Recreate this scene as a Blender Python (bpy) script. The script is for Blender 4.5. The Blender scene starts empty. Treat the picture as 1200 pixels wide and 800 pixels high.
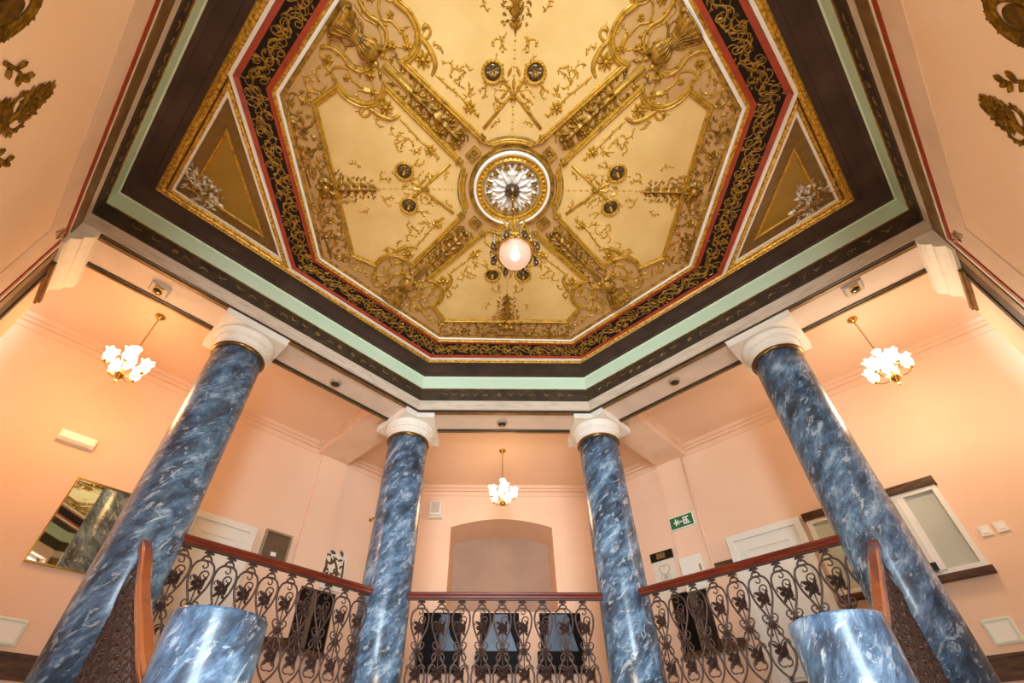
import bpy, bmesh, math, random
from mathutils import Vector, Matrix
from mathutils.geometry import tessellate_polygon

PI = math.pi
Q2 = math.sqrt(2.0)
scene = bpy.context.scene
C = scene.collection
rnd = random.Random(7)
FL = -0.15          # gallery floor level
LOW = -2.45         # stair hall floor


# ---------------------------------------------------------------- materials
def mat(name, col, rough=0.6, metal=0.0, col2=None, scale=6.0, lo=0.4, hi=0.65, detail=6.0,
        stretch=None, bump=0.0, bump_scale=40.0, emit=None, estr=0.0, coat=0.0, spec=None):
    m = bpy.data.materials.new(name)
    m.use_nodes = True
    nt = m.node_tree
    b = nt.nodes['Principled BSDF']
    b.inputs['Base Color'].default_value = (*col, 1)
    b.inputs['Roughness'].default_value = rough
    b.inputs['Metallic'].default_value = metal
    if coat:
        b.inputs['Coat Weight'].default_value = coat
        b.inputs['Coat Roughness'].default_value = 0.12
    if spec is not None:
        b.inputs['Specular IOR Level'].default_value = spec
    if emit:
        b.inputs['Emission Color'].default_value = (*emit, 1)
        b.inputs['Emission Strength'].default_value = estr
    if col2 or bump:
        tc = nt.nodes.new('ShaderNodeTexCoord')
        mp = nt.nodes.new('ShaderNodeMapping')
        nt.links.new(tc.outputs['Object'], mp.inputs['Vector'])
        if stretch:
            mp.inputs['Scale'].default_value = stretch
    if col2:
        nz = nt.nodes.new('ShaderNodeTexNoise')
        nz.inputs['Scale'].default_value = scale
        nz.inputs['Detail'].default_value = detail
        nt.links.new(mp.outputs['Vector'], nz.inputs['Vector'])
        rp = nt.nodes.new('ShaderNodeValToRGB')
        rp.color_ramp.elements[0].position = lo
        rp.color_ramp.elements[0].color = (*col, 1)
        rp.color_ramp.elements[1].position = hi
        rp.color_ramp.elements[1].color = (*col2, 1)
        nt.links.new(nz.outputs['Fac'], rp.inputs['Fac'])
        nt.links.new(rp.outputs['Color'], b.inputs['Base Color'])
    if bump:
        n2 = nt.nodes.new('ShaderNodeTexNoise')
        n2.inputs['Scale'].default_value = bump_scale
        n2.inputs['Detail'].default_value = 4
        nt.links.new(mp.outputs['Vector'], n2.inputs['Vector'])
        bp = nt.nodes.new('ShaderNodeBump')
        bp.inputs['Strength'].default_value = bump
        bp.inputs['Distance'].default_value = 0.02
        nt.links.new(n2.outputs['Fac'], bp.inputs['Height'])
        nt.links.new(bp.outputs['Normal'], b.inputs['Normal'])
    return m


def marble_mat():
    m = bpy.data.materials.new('blue_marble')
    m.use_nodes = True
    nt = m.node_tree
    b = nt.nodes['Principled BSDF']
    b.inputs['Roughness'].default_value = 0.34
    b.inputs['Coat Weight'].default_value = 0.4
    b.inputs['Coat Roughness'].default_value = 0.16
    tc = nt.nodes.new('ShaderNodeTexCoord')
    mp = nt.nodes.new('ShaderNodeMapping')
    mp.inputs['Scale'].default_value = (1.25, 2.6, 1)
    m0 = nt.nodes.new('ShaderNodeMapping')
    m0.inputs['Rotation'].default_value = (0, 0, -0.85)
    nt.links.new(m0.outputs['Vector'], mp.inputs['Vector'])
    sp = nt.nodes.new('ShaderNodeSeparateXYZ')
    nt.links.new(tc.outputs['Object'], sp.inputs[0])
    at = nt.nodes.new('ShaderNodeMath')
    at.operation = 'ARCTAN2'
    nt.links.new(sp.outputs['X'], at.inputs[0])
    ng = nt.nodes.new('ShaderNodeMath')
    ng.operation = 'MULTIPLY'
    ng.inputs[1].default_value = -1
    nt.links.new(sp.outputs['Y'], ng.inputs[0])
    nt.links.new(ng.outputs[0], at.inputs[1])
    ar = nt.nodes.new('ShaderNodeMath')
    ar.operation = 'MULTIPLY'
    ar.inputs[1].default_value = 0.29
    nt.links.new(at.outputs[0], ar.inputs[0])
    oi = nt.nodes.new('ShaderNodeObjectInfo')
    rz_ = nt.nodes.new('ShaderNodeMath')
    rz_.operation = 'MULTIPLY'
    rz_.inputs[1].default_value = 37
    nt.links.new(oi.outputs['Random'], rz_.inputs[0])
    cb = nt.nodes.new('ShaderNodeCombineXYZ')
    nt.links.new(ar.outputs[0], cb.inputs['X'])
    nt.links.new(sp.outputs['Z'], cb.inputs['Y'])
    nt.links.new(rz_.outputs[0], cb.inputs['Z'])
    nt.links.new(cb.outputs[0], m0.inputs['Vector'])

    def noise(scale, detail, rough, dist):
        n = nt.nodes.new('ShaderNodeTexNoise')
        n.inputs['Scale'].default_value = scale
        n.inputs['Detail'].default_value = detail
        n.inputs['Roughness'].default_value = rough
        n.inputs['Distortion'].default_value = dist
        nt.links.new(mp.outputs['Vector'], n.inputs['Vector'])
        return n

    def ramp(src, stops):
        r = nt.nodes.new('ShaderNodeValToRGB')
        e = r.color_ramp.elements
        e[0].position, e[0].color = stops[0][0], (*stops[0][1], 1)
        e[1].position, e[1].color = stops[-1][0], (*stops[-1][1], 1)
        for p, c in stops[1:-1]:
            k = e.new(p)
            k.color = (*c, 1)
        nt.links.new(src.outputs['Fac'], r.inputs['Fac'])
        return r
    n1 = noise(2.2, 12, 0.74, 0.35)
    r1 = ramp(n1, [(.36, (.014, .026, .046)), (.45, (.038, .070, .115)), (.52, (.072, .148, .255)), (.575, (.145, .25, .38)), (.66, (.38, .50, .62))])
    n2 = noise(5.5, 12, 0.72, 0.8)
    r2 = ramp(n2, [(.555, (0, 0, 0)), (.60, (.75, .75, .75)), (.70, (.9, .9, .9))])
    n3 = noise(4.2, 12, 0.75, 0.6)
    r3 = ramp(n3, [(.36, (.75, .75, .75)), (.43, (0, 0, 0)), (.5, (0, 0, 0))])
    mx = nt.nodes.new('ShaderNodeMix')
    mx.data_type = 'RGBA'
    nt.links.new(r2.outputs['Color'], mx.inputs['Factor'])
    nt.links.new(r1.outputs['Color'], mx.inputs['A'])
    mx.inputs['B'].default_value = (0.42, 0.51, 0.60, 1)
    m2 = nt.nodes.new('ShaderNodeMix')
    m2.data_type = 'RGBA'
    nt.links.new(r3.outputs['Color'], m2.inputs['Factor'])
    nt.links.new(mx.outputs['Result'], m2.inputs['A'])
    m2.inputs['B'].default_value = (0.022, 0.038, 0.068, 1)
    nt.links.new(m2.outputs['Result'], b.inputs['Base Color'])
    return m


def glow_mat(name, col, strength, clear):
    m = bpy.data.materials.new(name)
    m.use_nodes = True
    nt = m.node_tree
    for n in list(nt.nodes):
        nt.nodes.remove(n)
    out = nt.nodes.new('ShaderNodeOutputMaterial')
    em = nt.nodes.new('ShaderNodeEmission')
    em.inputs['Color'].default_value = (*col, 1)
    em.inputs['Strength'].default_value = strength
    tr = nt.nodes.new('ShaderNodeBsdfTransparent')
    mix = nt.nodes.new('ShaderNodeMixShader')
    mix.inputs['Fac'].default_value = clear
    nt.links.new(em.outputs[0], mix.inputs[1])
    nt.links.new(tr.outputs[0], mix.inputs[2])
    nt.links.new(mix.outputs[0], out.inputs['Surface'])
    return m


def globe_mat(name):
    m = bpy.data.materials.new(name)
    m.use_nodes = True
    nt = m.node_tree
    for n in list(nt.nodes):
        nt.nodes.remove(n)
    out = nt.nodes.new('ShaderNodeOutputMaterial')
    tl = nt.nodes.new('ShaderNodeBsdfTranslucent')
    tl.inputs['Color'].default_value = (0.80, 0.62, 0.54, 1)
    df = nt.nodes.new('ShaderNodeBsdfDiffuse')
    df.inputs['Color'].default_value = (0.75, 0.6, 0.52, 1)
    tr = nt.nodes.new('ShaderNodeBsdfTransparent')
    gl = nt.nodes.new('ShaderNodeBsdfGlossy')
    gl.inputs['Roughness'].default_value = 0.06
    m1 = nt.nodes.new('ShaderNodeMixShader')
    m1.inputs['Fac'].default_value = 0.45
    nt.links.new(tl.outputs[0], m1.inputs[1])
    nt.links.new(df.outputs[0], m1.inputs[2])
    m2 = nt.nodes.new('ShaderNodeMixShader')
    m2.inputs['Fac'].default_value = 0.35
    nt.links.new(m1.outputs[0], m2.inputs[1])
    nt.links.new(tr.outputs[0], m2.inputs[2])
    m3 = nt.nodes.new('ShaderNodeMixShader')
    m3.inputs['Fac'].default_value = 0.06
    nt.links.new(m2.outputs[0], m3.inputs[1])
    nt.links.new(gl.outputs[0], m3.inputs[2])
    nt.links.new(m3.outputs[0], out.inputs['Surface'])
    return m


M = {}
M['peach'] = mat('peach_paint', (0.78, 0.54, 0.385), 0.75, col2=(0.82, 0.585, 0.43), scale=1.3, lo=0.3, hi=0.7, bump=0.04)
M['peach_wall'] = mat('fresco_wall_paint', (0.89, 0.61, 0.385), 0.75, col2=(0.91, 0.68, 0.48), scale=1.1, lo=0.3, hi=0.7, bump=0.05)
M['peach_light'] = mat('pale_peach_paint', (0.80, 0.60, 0.46), 0.7, col2=(0.74, 0.52, 0.38), scale=3, lo=0.35, hi=0.7)
M['beige'] = mat('beige_plaster', (0.72, 0.59, 0.49), 0.7, col2=(0.66, 0.54, 0.45), scale=4, lo=0.35, hi=0.7, bump=0.05)
M['beige_frieze'] = mat('worn_beige_frieze', (0.64, 0.53, 0.41), 0.7, col2=(0.47, 0.39, 0.30), scale=5, lo=0.45, hi=0.75, stretch=(1, 1, 4))
M['brown_frieze'] = mat('dark_brown_frieze', (0.035, 0.022, 0.012), 0.55, col2=(0.07, 0.042, 0.018), scale=8, lo=0.4, hi=0.7)
M['green'] = mat('pale_green_paint', (0.57, 0.73, 0.52), 0.6, col2=(0.62, 0.75, 0.55), scale=3, lo=0.35, hi=0.7)
M['dark_ceiling'] = mat('dark_brown_boards', (0.050, 0.026, 0.020), 0.6, spec=.25, col2=(0.085, 0.046, 0.035), scale=3, lo=0.35, hi=0.7)
M['black'] = mat('black_brown_band', (0.014, 0.007, 0.004), 0.7, spec=.15)
M['red'] = mat('red_line_paint', (0.34, 0.036, 0.006), 0.5, col2=(0.22, 0.026, 0.006), scale=14, lo=0.45, hi=0.7)
M['white_line'] = mat('cream_white_line', (0.80, 0.74, 0.64), 0.55)
M['gold'] = mat('gilding', (0.52, 0.285, 0.024), 0.38, 0.35, col2=(0.24, 0.115, 0.008), scale=22, lo=0.46, hi=0.72, bump=0.25, bump_scale=60)
M['gold_dark'] = mat('aged_gilding', (0.40, 0.20, 0.016), 0.38, 0.35, col2=(0.15, 0.068, 0.006), scale=18, lo=0.42, hi=0.66, bump=0.3, bump_scale=50)
M['gold_bright'] = mat('bright_gilding', (0.80, 0.48, 0.07), 0.3, 0.45, col2=(0.36, 0.17, 0.015), scale=35, lo=0.42, hi=0.62, bump=0.3, bump_scale=80)
M['silver_gilt'] = mat('silvered_relief', (0.72, 0.66, 0.54), 0.4, 0.25, col2=(0.26, 0.14, 0.02), scale=16, lo=0.44, hi=0.58)
M['cream'] = mat('cream_ceiling_paint', (0.60, 0.385, 0.125), 0.8, col2=(0.70, 0.475, 0.18), scale=2.2, lo=0.35, hi=0.7)
M['tan'] = mat('tan_ceiling_paint', (0.45, 0.255, 0.085), 0.8, col2=(0.51, 0.30, 0.11), scale=3, lo=0.35, hi=0.7)
M['ochre'] = mat('ochre_panel_paint', (0.32, 0.175, 0.012), 0.6, col2=(0.27, 0.145, 0.010), scale=3, lo=0.35, hi=0.7)
M['olive'] = mat('olive_brown_band', (0.15, 0.072, 0.008), 0.5, col2=(0.20, 0.10, 0.012), scale=24, lo=0.4, hi=0.7)
M['gold_brown'] = mat('gold_brown_moulding', (0.23, 0.125, 0.038), 0.45, 0.2, col2=(0.13, 0.07, 0.022), scale=7, lo=0.4, hi=0.7)
M['dark_wood'] = mat('dark_wood', (0.050, 0.022, 0.008), 0.55, col2=(0.13, 0.060, 0.018), scale=5, lo=0.4, hi=0.7, stretch=(1.2, 1.2, 8), spec=.3)
M['umber_wood'] = mat('umber_wood', (0.030, 0.016, 0.008), 0.55, col2=(0.070, 0.038, 0.016), scale=5, lo=.4, hi=.7, spec=.3)
M['marble'] = marble_mat()
M['capital'] = mat('white_stone_paint', (0.78, 0.74, 0.66), 0.55, col2=(0.70, 0.62, 0.50), scale=9, lo=0.5, hi=0.8)
M['brass'] = mat('brass', (0.52, 0.30, 0.06), 0.22, 0.95)
M['bronze'] = mat('dark_bronze_ring', (0.20, 0.105, 0.025), 0.25, 0.8)
M['iron'] = mat('brown_cast_iron', (0.060, 0.032, 0.026), 0.42, 0.35, col2=(0.10, 0.058, 0.046), scale=30, lo=0.4, hi=0.7)
M['mahogany'] = mat('mahogany', (0.095, 0.010, 0.004), 0.3, 0.0, col2=(0.17, 0.024, 0.007), scale=4, lo=0.35, hi=0.7, stretch=(1, 8, 8), coat=0.25)
M['red_wood'] = mat('varnished_red_wood', (0.36, 0.085, 0.016), 0.2, 0.0, col2=(0.25, 0.05, 0.012), scale=4, lo=0.4, hi=0.7, stretch=(1, 1, 1), coat=0.8)
M['white_paint'] = mat('white_door_paint', (0.76, 0.74, 0.68), 0.4)
M['plastic'] = mat('white_plastic', (0.80, 0.77, 0.70), 0.4)
M['grey_plastic'] = mat('grey_plastic', (0.50, 0.47, 0.42), 0.5)
M['lens'] = mat('dark_lens', (0.03, 0.02, 0.012), 0.15)
M['frosted'] = mat('frosted_glass', (0.52, 0.55, 0.48), 0.22, col2=(0.46, 0.47, 0.40), scale=1.2, lo=0.4, hi=0.6, spec=0.7)
M['mirror'] = mat('mirror_glass', (0.80, 0.86, 0.80), 0.02, 1.0)
M['black_glass'] = mat('black_glass', (0.006, 0.005, 0.004), 0.4, spec=0.06)
M['reflection_blue'] = mat('painted_column_reflection', (0.055, 0.095, 0.15), 0.3, 0.0, col2=(0.10, 0.155, 0.23), scale=3, spec=.4)  # blue-grey of the column reflections, set as base colour
M['sign_green'] = mat('sign_green', (0.008, 0.16, 0.045), 0.4)
M['sign_white'] = mat('sign_white', (0.85, 0.85, 0.80), 0.4)
M['paper'] = mat('paper', (0.72, 0.66, 0.56), 0.6)
M['ink'] = mat('brown_ink', (0.085, 0.042, 0.015), 0.6)
M['grey_brown'] = mat('grey_brown_print', (0.13, 0.085, 0.050), 0.45, col2=(0.10, 0.066, 0.040), scale=5)
M['frame_grey'] = mat('grey_gold_frame', (0.36, 0.27, 0.16), 0.4, 0.2)
M['mural'] = mat('old_gold_fresco', (0.11, 0.050, 0.002), 0.8, 0.0, spec=.1, col2=(0.30, 0.150, 0.006), scale=22, lo=0.46, hi=0.66)
M['mural_dark'] = mat('umber_fresco', (0.075, 0.034, 0.003), 0.8, spec=.1, col2=(0.16, 0.08, 0.006), scale=16)
M['bud'] = mat('rose_fresco', (0.36, 0.19, 0.10), 0.6, col2=(0.55, 0.36, 0.20), scale=30)
M['socket_dark'] = mat('dark_bronze_bowl', (0.075, 0.045, 0.02), 0.3, 0.6, col2=(0.20, 0.12, 0.045), scale=18, lo=0.45, hi=0.65)
M['stone_floor'] = mat('pale_stone_floor', (0.52, 0.44, 0.36), 0.35, col2=(0.44, 0.37, 0.30), scale=2)
M['shade'] = glow_mat('lit_glass_shade', (1.0, 0.80, 0.52), 6.0, 0.35)
M['bulb'] = glow_mat('lit_bulb', (1.0, 0.84, 0.66), 7.0, 0.0)
M['globe'] = globe_mat('pale_glass_globe')
M['crystal'] = mat('crystal_drops', (0.50, 0.42, 0.30), 0.08, 0.5, col2=(0.10, 0.06, 0.03), scale=40, lo=.45, hi=.6)
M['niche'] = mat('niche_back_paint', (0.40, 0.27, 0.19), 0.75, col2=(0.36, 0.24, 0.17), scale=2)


# ---------------------------------------------------------------- mesh builder
class MB:
    def __init__(self):
        self.v, self.f, self.s = [], [], []

    def add(self, verts, faces, smooth=False):
        o = len(self.v)
        self.v += [tuple(p) for p in verts]
        for f in faces:
            self.f.append(tuple(i + o for i in f))
            self.s.append(smooth)

    def box(self, x0, x1, y0, y1, z0, z1):
        self.hexa([(x0, y0), (x1, y0), (x1, y1), (x0, y1)], z0, z1)

    def hexa(self, poly, z0, z1):
        n = len(poly)
        vs = [(x, y, z0) for x, y in poly] + [(x, y, z1) for x, y in poly]
        fs = [tuple(range(n - 1, -1, -1)), tuple(range(n, 2 * n))]
        fs += [(i, (i + 1) % n, n + (i + 1) % n, n + i) for i in range(n)]
        self.add(vs, fs)

    def prism(self, loops, fn, d0, d1):
        """loops: list of 2D loops (outer, holes...); fn(a,b,d)->3D"""
        tri = tessellate_polygon([[Vector((a, b, 0)) for a, b in l] for l in loops])
        flat = [p for l in loops for p in l]
        n = len(flat)
        vs = [fn(a, b, d0) for a, b in flat] + [fn(a, b, d1) for a, b in flat]
        fs = [tuple(t) for t in tri] + [tuple(i + n for i in reversed(t)) for t in tri]
        k = 0
        for l in loops:
            m = len(l)
            for i in range(m):
                a, b = k + i, k + (i + 1) % m
                fs.append((a, b, b + n, a + n))
            k += m
        self.add(vs, fs)

    def rings(self, rings, closed=True, smooth=False):
        """list of same-length closed vertex rings, skinned in order"""
        n = len(rings[0])
        vs = [p for r in rings for p in r]
        fs = []
        m = len(rings)
        for j in range(m if closed else m - 1):
            a, b = j * n, ((j + 1) % m) * n
            for i in range(n):
                i2 = (i + 1) % n
                fs.append((a + i, a + i2, b + i2, b + i))
        if not closed:
            fs.append(tuple(range(n - 1, -1, -1)))
            fs.append(tuple((m - 1) * n + i for i in range(n)))
        self.add(vs, fs, smooth)

    def lathe(self, prof, n=32, at=(0, 0, 0), axis=None, smooth=True, cap=True):
        """prof: (r,z) from bottom to top"""
        at = Vector(at)
        R = Matrix.Identity(3)
        if axis is not None:
            R = Vector((0, 0, 1)).rotation_difference(Vector(axis).normalized()).to_matrix()
        rs = []
        for r, z in prof:
            rs.append([at + R @ Vector((max(r, 1e-4) * math.cos(2 * PI * i / n), max(r, 1e-4) * math.sin(2 * PI * i / n), z)) for i in range(n)])
        self.rings(rs, closed=False, smooth=smooth)

    def tube(self, pts, rad, n=6, closed=False, smooth=True, flat=1.0, up=(0, 0, 1)):
        pts = [Vector(p) for p in pts]
        m = len(pts)
        if m < 2:
            return
        if not isinstance(rad, (list, tuple)):
            rad = [rad] * m
        up = Vector(up)
        rs = []
        for i in range(m):
            a = pts[i - 1] if (i > 0 or closed) else pts[i]
            b = pts[(i + 1) % m] if (i < m - 1 or closed) else pts[i]
            d = (b - a)
            d = d.normalized() if d.length > 1e-9 else Vector((1, 0, 0))
            s = d.cross(up)
            s = s.normalized() if s.length > 1e-4 else d.orthogonal().normalized()
            w = s.cross(d)
            rs.append([pts[i] + (s * math.cos(2 * PI * k / n) + w * math.sin(2 * PI * k / n) * flat) * rad[i] for k in range(n)])
        self.rings(rs, closed=closed, smooth=smooth)

    def ball(self, c, r, n=8, m=5, sz=1.0):
        prof = [(r * math.sin(PI * j / m), -r * sz * math.cos(PI * j / m)) for j in range(m + 1)]
        self.lathe(prof, n, c)

    def sweep2(self, path, prof, fn, closed=False):
        """path: 2D points; prof: (offset to the left, depth); mitred; fn(x,y,d)->3D"""
        m = len(path)
        rs = []
        for i in range(m):
            p = Vector(path[i])
            a = Vector(path[i - 1]) if (i > 0 or closed) else None
            b = Vector(path[(i + 1) % m]) if (i < m - 1 or closed) else None
            d1 = (p - a).normalized() if a is not None else (b - p).normalized()
            d2 = (b - p).normalized() if b is not None else d1
            n1 = Vector((-d1.y, d1.x))
            n2 = Vector((-d2.y, d2.x))
            h = n1 + n2
            h = h / max(h.dot(n1), 0.35) if h.length > 1e-6 else n1
            rs.append([fn(p.x + h.x * o, p.y + h.y * o, d) for o, d in prof])
        self.rings(rs, closed=closed)

    # ---- relief ornament on a plane: local coords (u, v), height h below/out of it through fn(u,v,h)
    def otube(self, path, r, fn, n=6, flat=0.8, lift=0.4):
        m = len(path)
        if not isinstance(r, (list, tuple)):
            r = [r] * m
        pts = [fn(p[0], p[1], r[i] * lift) for i, p in enumerate(path)]
        nv = Vector(fn(path[0][0], path[0][1], 1.0)) - Vector(fn(path[0][0], path[0][1], 0.0))
        self.tube(pts, r, n=n, flat=flat, up=nv)

    def oleaf(self, p, ang, L, W, fn, h=0.012):
        c, s = math.cos(ang), math.sin(ang)

        def q(a, b, hh):
            return fn(p[0] + c * a - s * b, p[1] + s * a + c * b, hh)
        vs = [q(0, 0, h * .5), q(L * .3, W * .42, 0), q(L * .62, W * .5, 0), q(L, 0, h * .3), q(L * .62, -W * .5, 0), q(L * .3, -W * .42, 0),
              q(L * .32, 0, h), q(L * .65, 0, h), q(0, 0, -.002), q(L, 0, -.002)]
        fs = [(0, 1, 6), (1, 2, 7, 6), (2, 3, 7), (3, 4, 7), (4, 5, 6, 7), (5, 0, 6), (0, 8, 1), (1, 8, 9, 2), (2, 9, 3), (3, 9, 4), (4, 9, 8, 5), (5, 8, 0)]
        self.add(vs, fs)

    def oflower(self, p, r, fn, n=6, h=0.02, rot=0.0):
        for k in range(n):
            a = rot + 2 * PI * k / n
            self.oleaf((p[0] + math.cos(a) * r * .15, p[1] + math.sin(a) * r * .15), a, r * .9, r * 4.4 / n, fn, h)
        self.obead(p, r * .3, fn, h)

    def obead(self, p, r, fn, h=None):
        h = r if h is None else h
        prof = ((1.0, -.1), (0.8, .6), (0.35, .97), (0.0, 1.0))
        rs = []
        for a, b in prof:
            rs.append([fn(p[0] + r * max(a, .01) * math.cos(2 * PI * i / 7), p[1] + r * max(a, .01) * math.sin(2 * PI * i / 7), h * b) for i in range(7)])
        self.rings(rs, closed=False, smooth=True)

    def ovine(self, path, r, fn, every=0.05, L=0.04, W=0.022, h=0.012, tip=0.35):
        m = len(path)
        rad = [r * (1 - (1 - tip) * i / (m - 1)) for i in range(m)]
        self.otube(path, rad, fn, flat=.25 if h < .0125 and r > .012 else .8, lift=.1 if h < .0125 and r > .012 else .4)
        acc, side = 0.0, 1
        for i in range(1, m):
            dx, dy = path[i][0] - path[i - 1][0], path[i][1] - path[i - 1][1]
            acc += math.hypot(dx, dy)
            if acc > every:
                acc = 0
                side = -side
                self.oleaf(path[i], math.atan2(dy, dx) + side * 0.8, L, W, fn, h)
        self.obead(path[-1], r * 1.7, fn, r * 1.6)

    def build(self, name, material, parent=None, world=True):
        me = bpy.data.meshes.new(name)
        vs = self.v
        if parent is not None and world:
            o = parent
            t = Vector((0, 0, 0))
            while o is not None:
                t += Vector(o.location)
                o = o.parent
            vs = [(x - t.x, y - t.y, z - t.z) for x, y, z in vs]
        me.from_pydata(vs, [], self.f)
        me.update()
        bm = bmesh.new()
        bm.from_mesh(me)
        bmesh.ops.recalc_face_normals(bm, faces=bm.faces)
        for i, f in enumerate(bm.faces):
            f.smooth = self.s[i] if i < len(self.s) else False
        bm.to_mesh(me)
        bm.free()
        me.materials.append(material)
        ob = bpy.data.objects.new(name, me)
        C.objects.link(ob)
        if parent is not None:
            ob.parent = parent
        return ob


def tag(o, label=None, cat=None, group=None, kind=None):
    if label:
        o['label'] = label
    if cat:
        o['category'] = cat
    if group:
        o['group'] = group
    if kind:
        o['kind'] = kind
    return o


def thing(name, label, cat, loc=(0, 0, 0), rz=0.0, group=None):
    o = bpy.data.objects.new(name, None)
    o.empty_display_size = 0.1
    C.objects.link(o)
    o.location = loc
    o.rotation_euler = (0, 0, rz)
    return tag(o, label, cat, group)


def struct(name, mb, m, parent=None):
    o = mb.build(name, m, parent)
    if parent is None:
        o['kind'] = 'structure'
    return o


def copy_tree(o, parent=None):
    c = o.copy()
    C.objects.link(c)
    if parent is not None:
        c.parent = parent
    for ch in [x for x in bpy.data.objects if x.parent == o]:
        copy_tree(ch, c)
    return c


def copies(o, parent=None):
    """copy a thing with parts and sub-parts"""
    c = o.copy()
    C.objects.link(c)
    if parent is not None:
        c.parent = parent
    for ch in KIDS(o):
        copies(ch, c)
    return c


def KIDS(o):
    return list(o.children)


# ---------------------------------------------------------------- geometry helpers
def dp(side, a, p, z=0.0):
    """point on the diagonal grid: p = distance out from the hall centre across the long side, a = along it"""
    return (side * (a + p) / Q2, (p - a) / Q2, z)


def dbox(mb, side, a0, a1, p0, p1, z0, z1):
    poly = [dp(side, a0, p0)[:2], dp(side, a1, p0)[:2], dp(side, a1, p1)[:2], dp(side, a0, p1)[:2]]
    if side < 0:
        poly.reverse()
    mb.hexa(poly, z0, z1)


def inset(poly, d):
    """convex CCW polygon moved inward by d"""
    n = len(poly)
    out = []
    for i in range(n):
        p0, p1, p2 = Vector(poly[i - 1]), Vector(poly[i]), Vector(poly[(i + 1) % n])
        d1, d2 = (p1 - p0).normalized(), (p2 - p1).normalized()
        n1, n2 = Vector((-d1.y, d1.x)), Vector((-d2.y, d2.x))
        h = (n1 + n2)
        h = h / max(h.dot(n1), .05)
        out.append((p1.x + h.x * d, p1.y + h.y * d))
    return out


def hexv(p):
    return [(Q2 * p, 0), (0.4142 * p, p), (-0.4142 * p, p), (-Q2 * p, 0), (-0.4142 * p, -p), (0.4142 * p, -p)]


def clothoid(p, ang, L, k0, k1, n=14):
    """path whose curvature runs from k0 to k1"""
    x, y, a = p[0], p[1], ang
    out = [(x, y)]
    ds = L / n
    for i in range(n):
        a += (k0 + (k1 - k0) * (i + .5) / n) * ds
        x += math.cos(a) * ds
        y += math.sin(a) * ds
        out.append((x, y))
    return out


def arc(c, r, a0, a1, n=12):
    return [(c[0] + r * math.cos(a0 + (a1 - a0) * i / n), c[1] + r * math.sin(a0 + (a1 - a0) * i / n)) for i in range(n + 1)]


def smooth_path(pts, k=5):
    """Catmull-Rom through 2D points"""
    out = []
    n = len(pts)
    for i in range(n - 1):
        p0, p1, p2, p3 = pts[max(i - 1, 0)], pts[i], pts[i + 1], pts[min(i + 2, n - 1)]
        for j in range(k):
            t = j / k
            out.append(tuple(0.5 * (2 * p1[d] + (p2[d] - p0[d]) * t + (2 * p0[d] - 5 * p1[d] + 4 * p2[d] - p3[d]) * t * t + (3 * p1[d] - p0[d] - 3 * p2[d] + p3[d]) * t ** 3) for d in (0, 1)))
    out.append(tuple(pts[-1][:2]))
    return out


def mir(path):
    return [(-u, v) for u, v in path]


# ================================================================ SETTING
SOF = 3.68      # underside of the beams
GC = 3.98       # gallery ceiling
WP = 5.45       # outer gallery wall, distance from centre
FY = 6.0        # far wall


def ring_area(p, amax, outer=5.62):
    pts = [dp(-1, amax, p)[:2], (-0.4142 * p, p), (0.4142 * p, p), dp(1, amax, p)[:2], dp(1, amax, outer)[:2], (1.72, 6.15), (-1.72, 6.15), dp(-1, amax, outer)[:2]]
    return pts


mb = MB()
mb.prism([ring_area(3.10, 6.2)], lambda a, b, d: (a, b, d), FL - .18, FL)
struct('floor', mb, M['stone_floor'])
mb = MB()
mb.box(-5.5, 5.5, -5.5, 5.5, LOW - .1, LOW)
struct('floor', mb, M['stone_floor'])
mb = MB()
mb.prism([ring_area(3.64, 6.2)], lambda a, b, d: (a, b, d), GC, GC + .1)
struct('ceiling', mb, M['peach'])

# outer gallery walls
for s, nm in ((-1, 'left'), (1, 'right')):
    mb = MB()
    dbox(mb, s, -3.2, 6.3, WP, WP + .25, FL - .2, GC + .1)
    w = struct('wall_' + nm, mb, M['peach'])
    mb = MB()
    dbox(mb, s, 6.2, 6.4, 3.3, WP + .25, LOW, GC + .1)
    struct('wall_%s_end' % nm, mb, M['peach'])  # unseen end wall, added to keep world light out of the gallery
    # shallow pilaster below the cross beam
    mb = MB()
    dbox(mb, s, -1.50, -1.00, WP - .05, WP + .01, FL, SOF + .12)
    struct('trim_1' if s < 0 else 'trim_2', mb, M['peach'])
    # cross beam from the inner column to the wall with its crown moulding
    mb = MB()
    dbox(mb, s, -1.47, -0.93, 3.62, WP + .01, 3.78, GC + .02)
    for k, (o, z) in enumerate(((.07, 3.92), (.045, 3.88))):
        dbox(mb, s, -0.94, -0.93 + o, 3.64, WP - .06, z, GC + .01)
    struct('trim_3' if s < 0 else 'trim_4', mb, M['peach_light'])
    # cornice
    mb = MB()
    for (a0, a1) in ((-3.05, -1.46), (-0.94, 6.2)):
        for o, z0, z1 in ((.085, 3.915, GC + .01), (.045, 3.87, 3.92), (.018, 3.775, 3.80)):
            dbox(mb, s, a0, a1, WP - o, WP + .01, z0, z1)
    struct('trim_5' if s < 0 else 'trim_6', mb, M['peach'])
    # skirting board
    mb = MB()
    dbox(mb, s, 0.55, 6.2, WP - .025, WP + .01, .17, .385)
    dbox(mb, s, 0.55, 6.2, WP - .035, WP + .01, .365, .392)
    struct('baseboard_' + nm, mb, M['dark_wood'])

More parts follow.
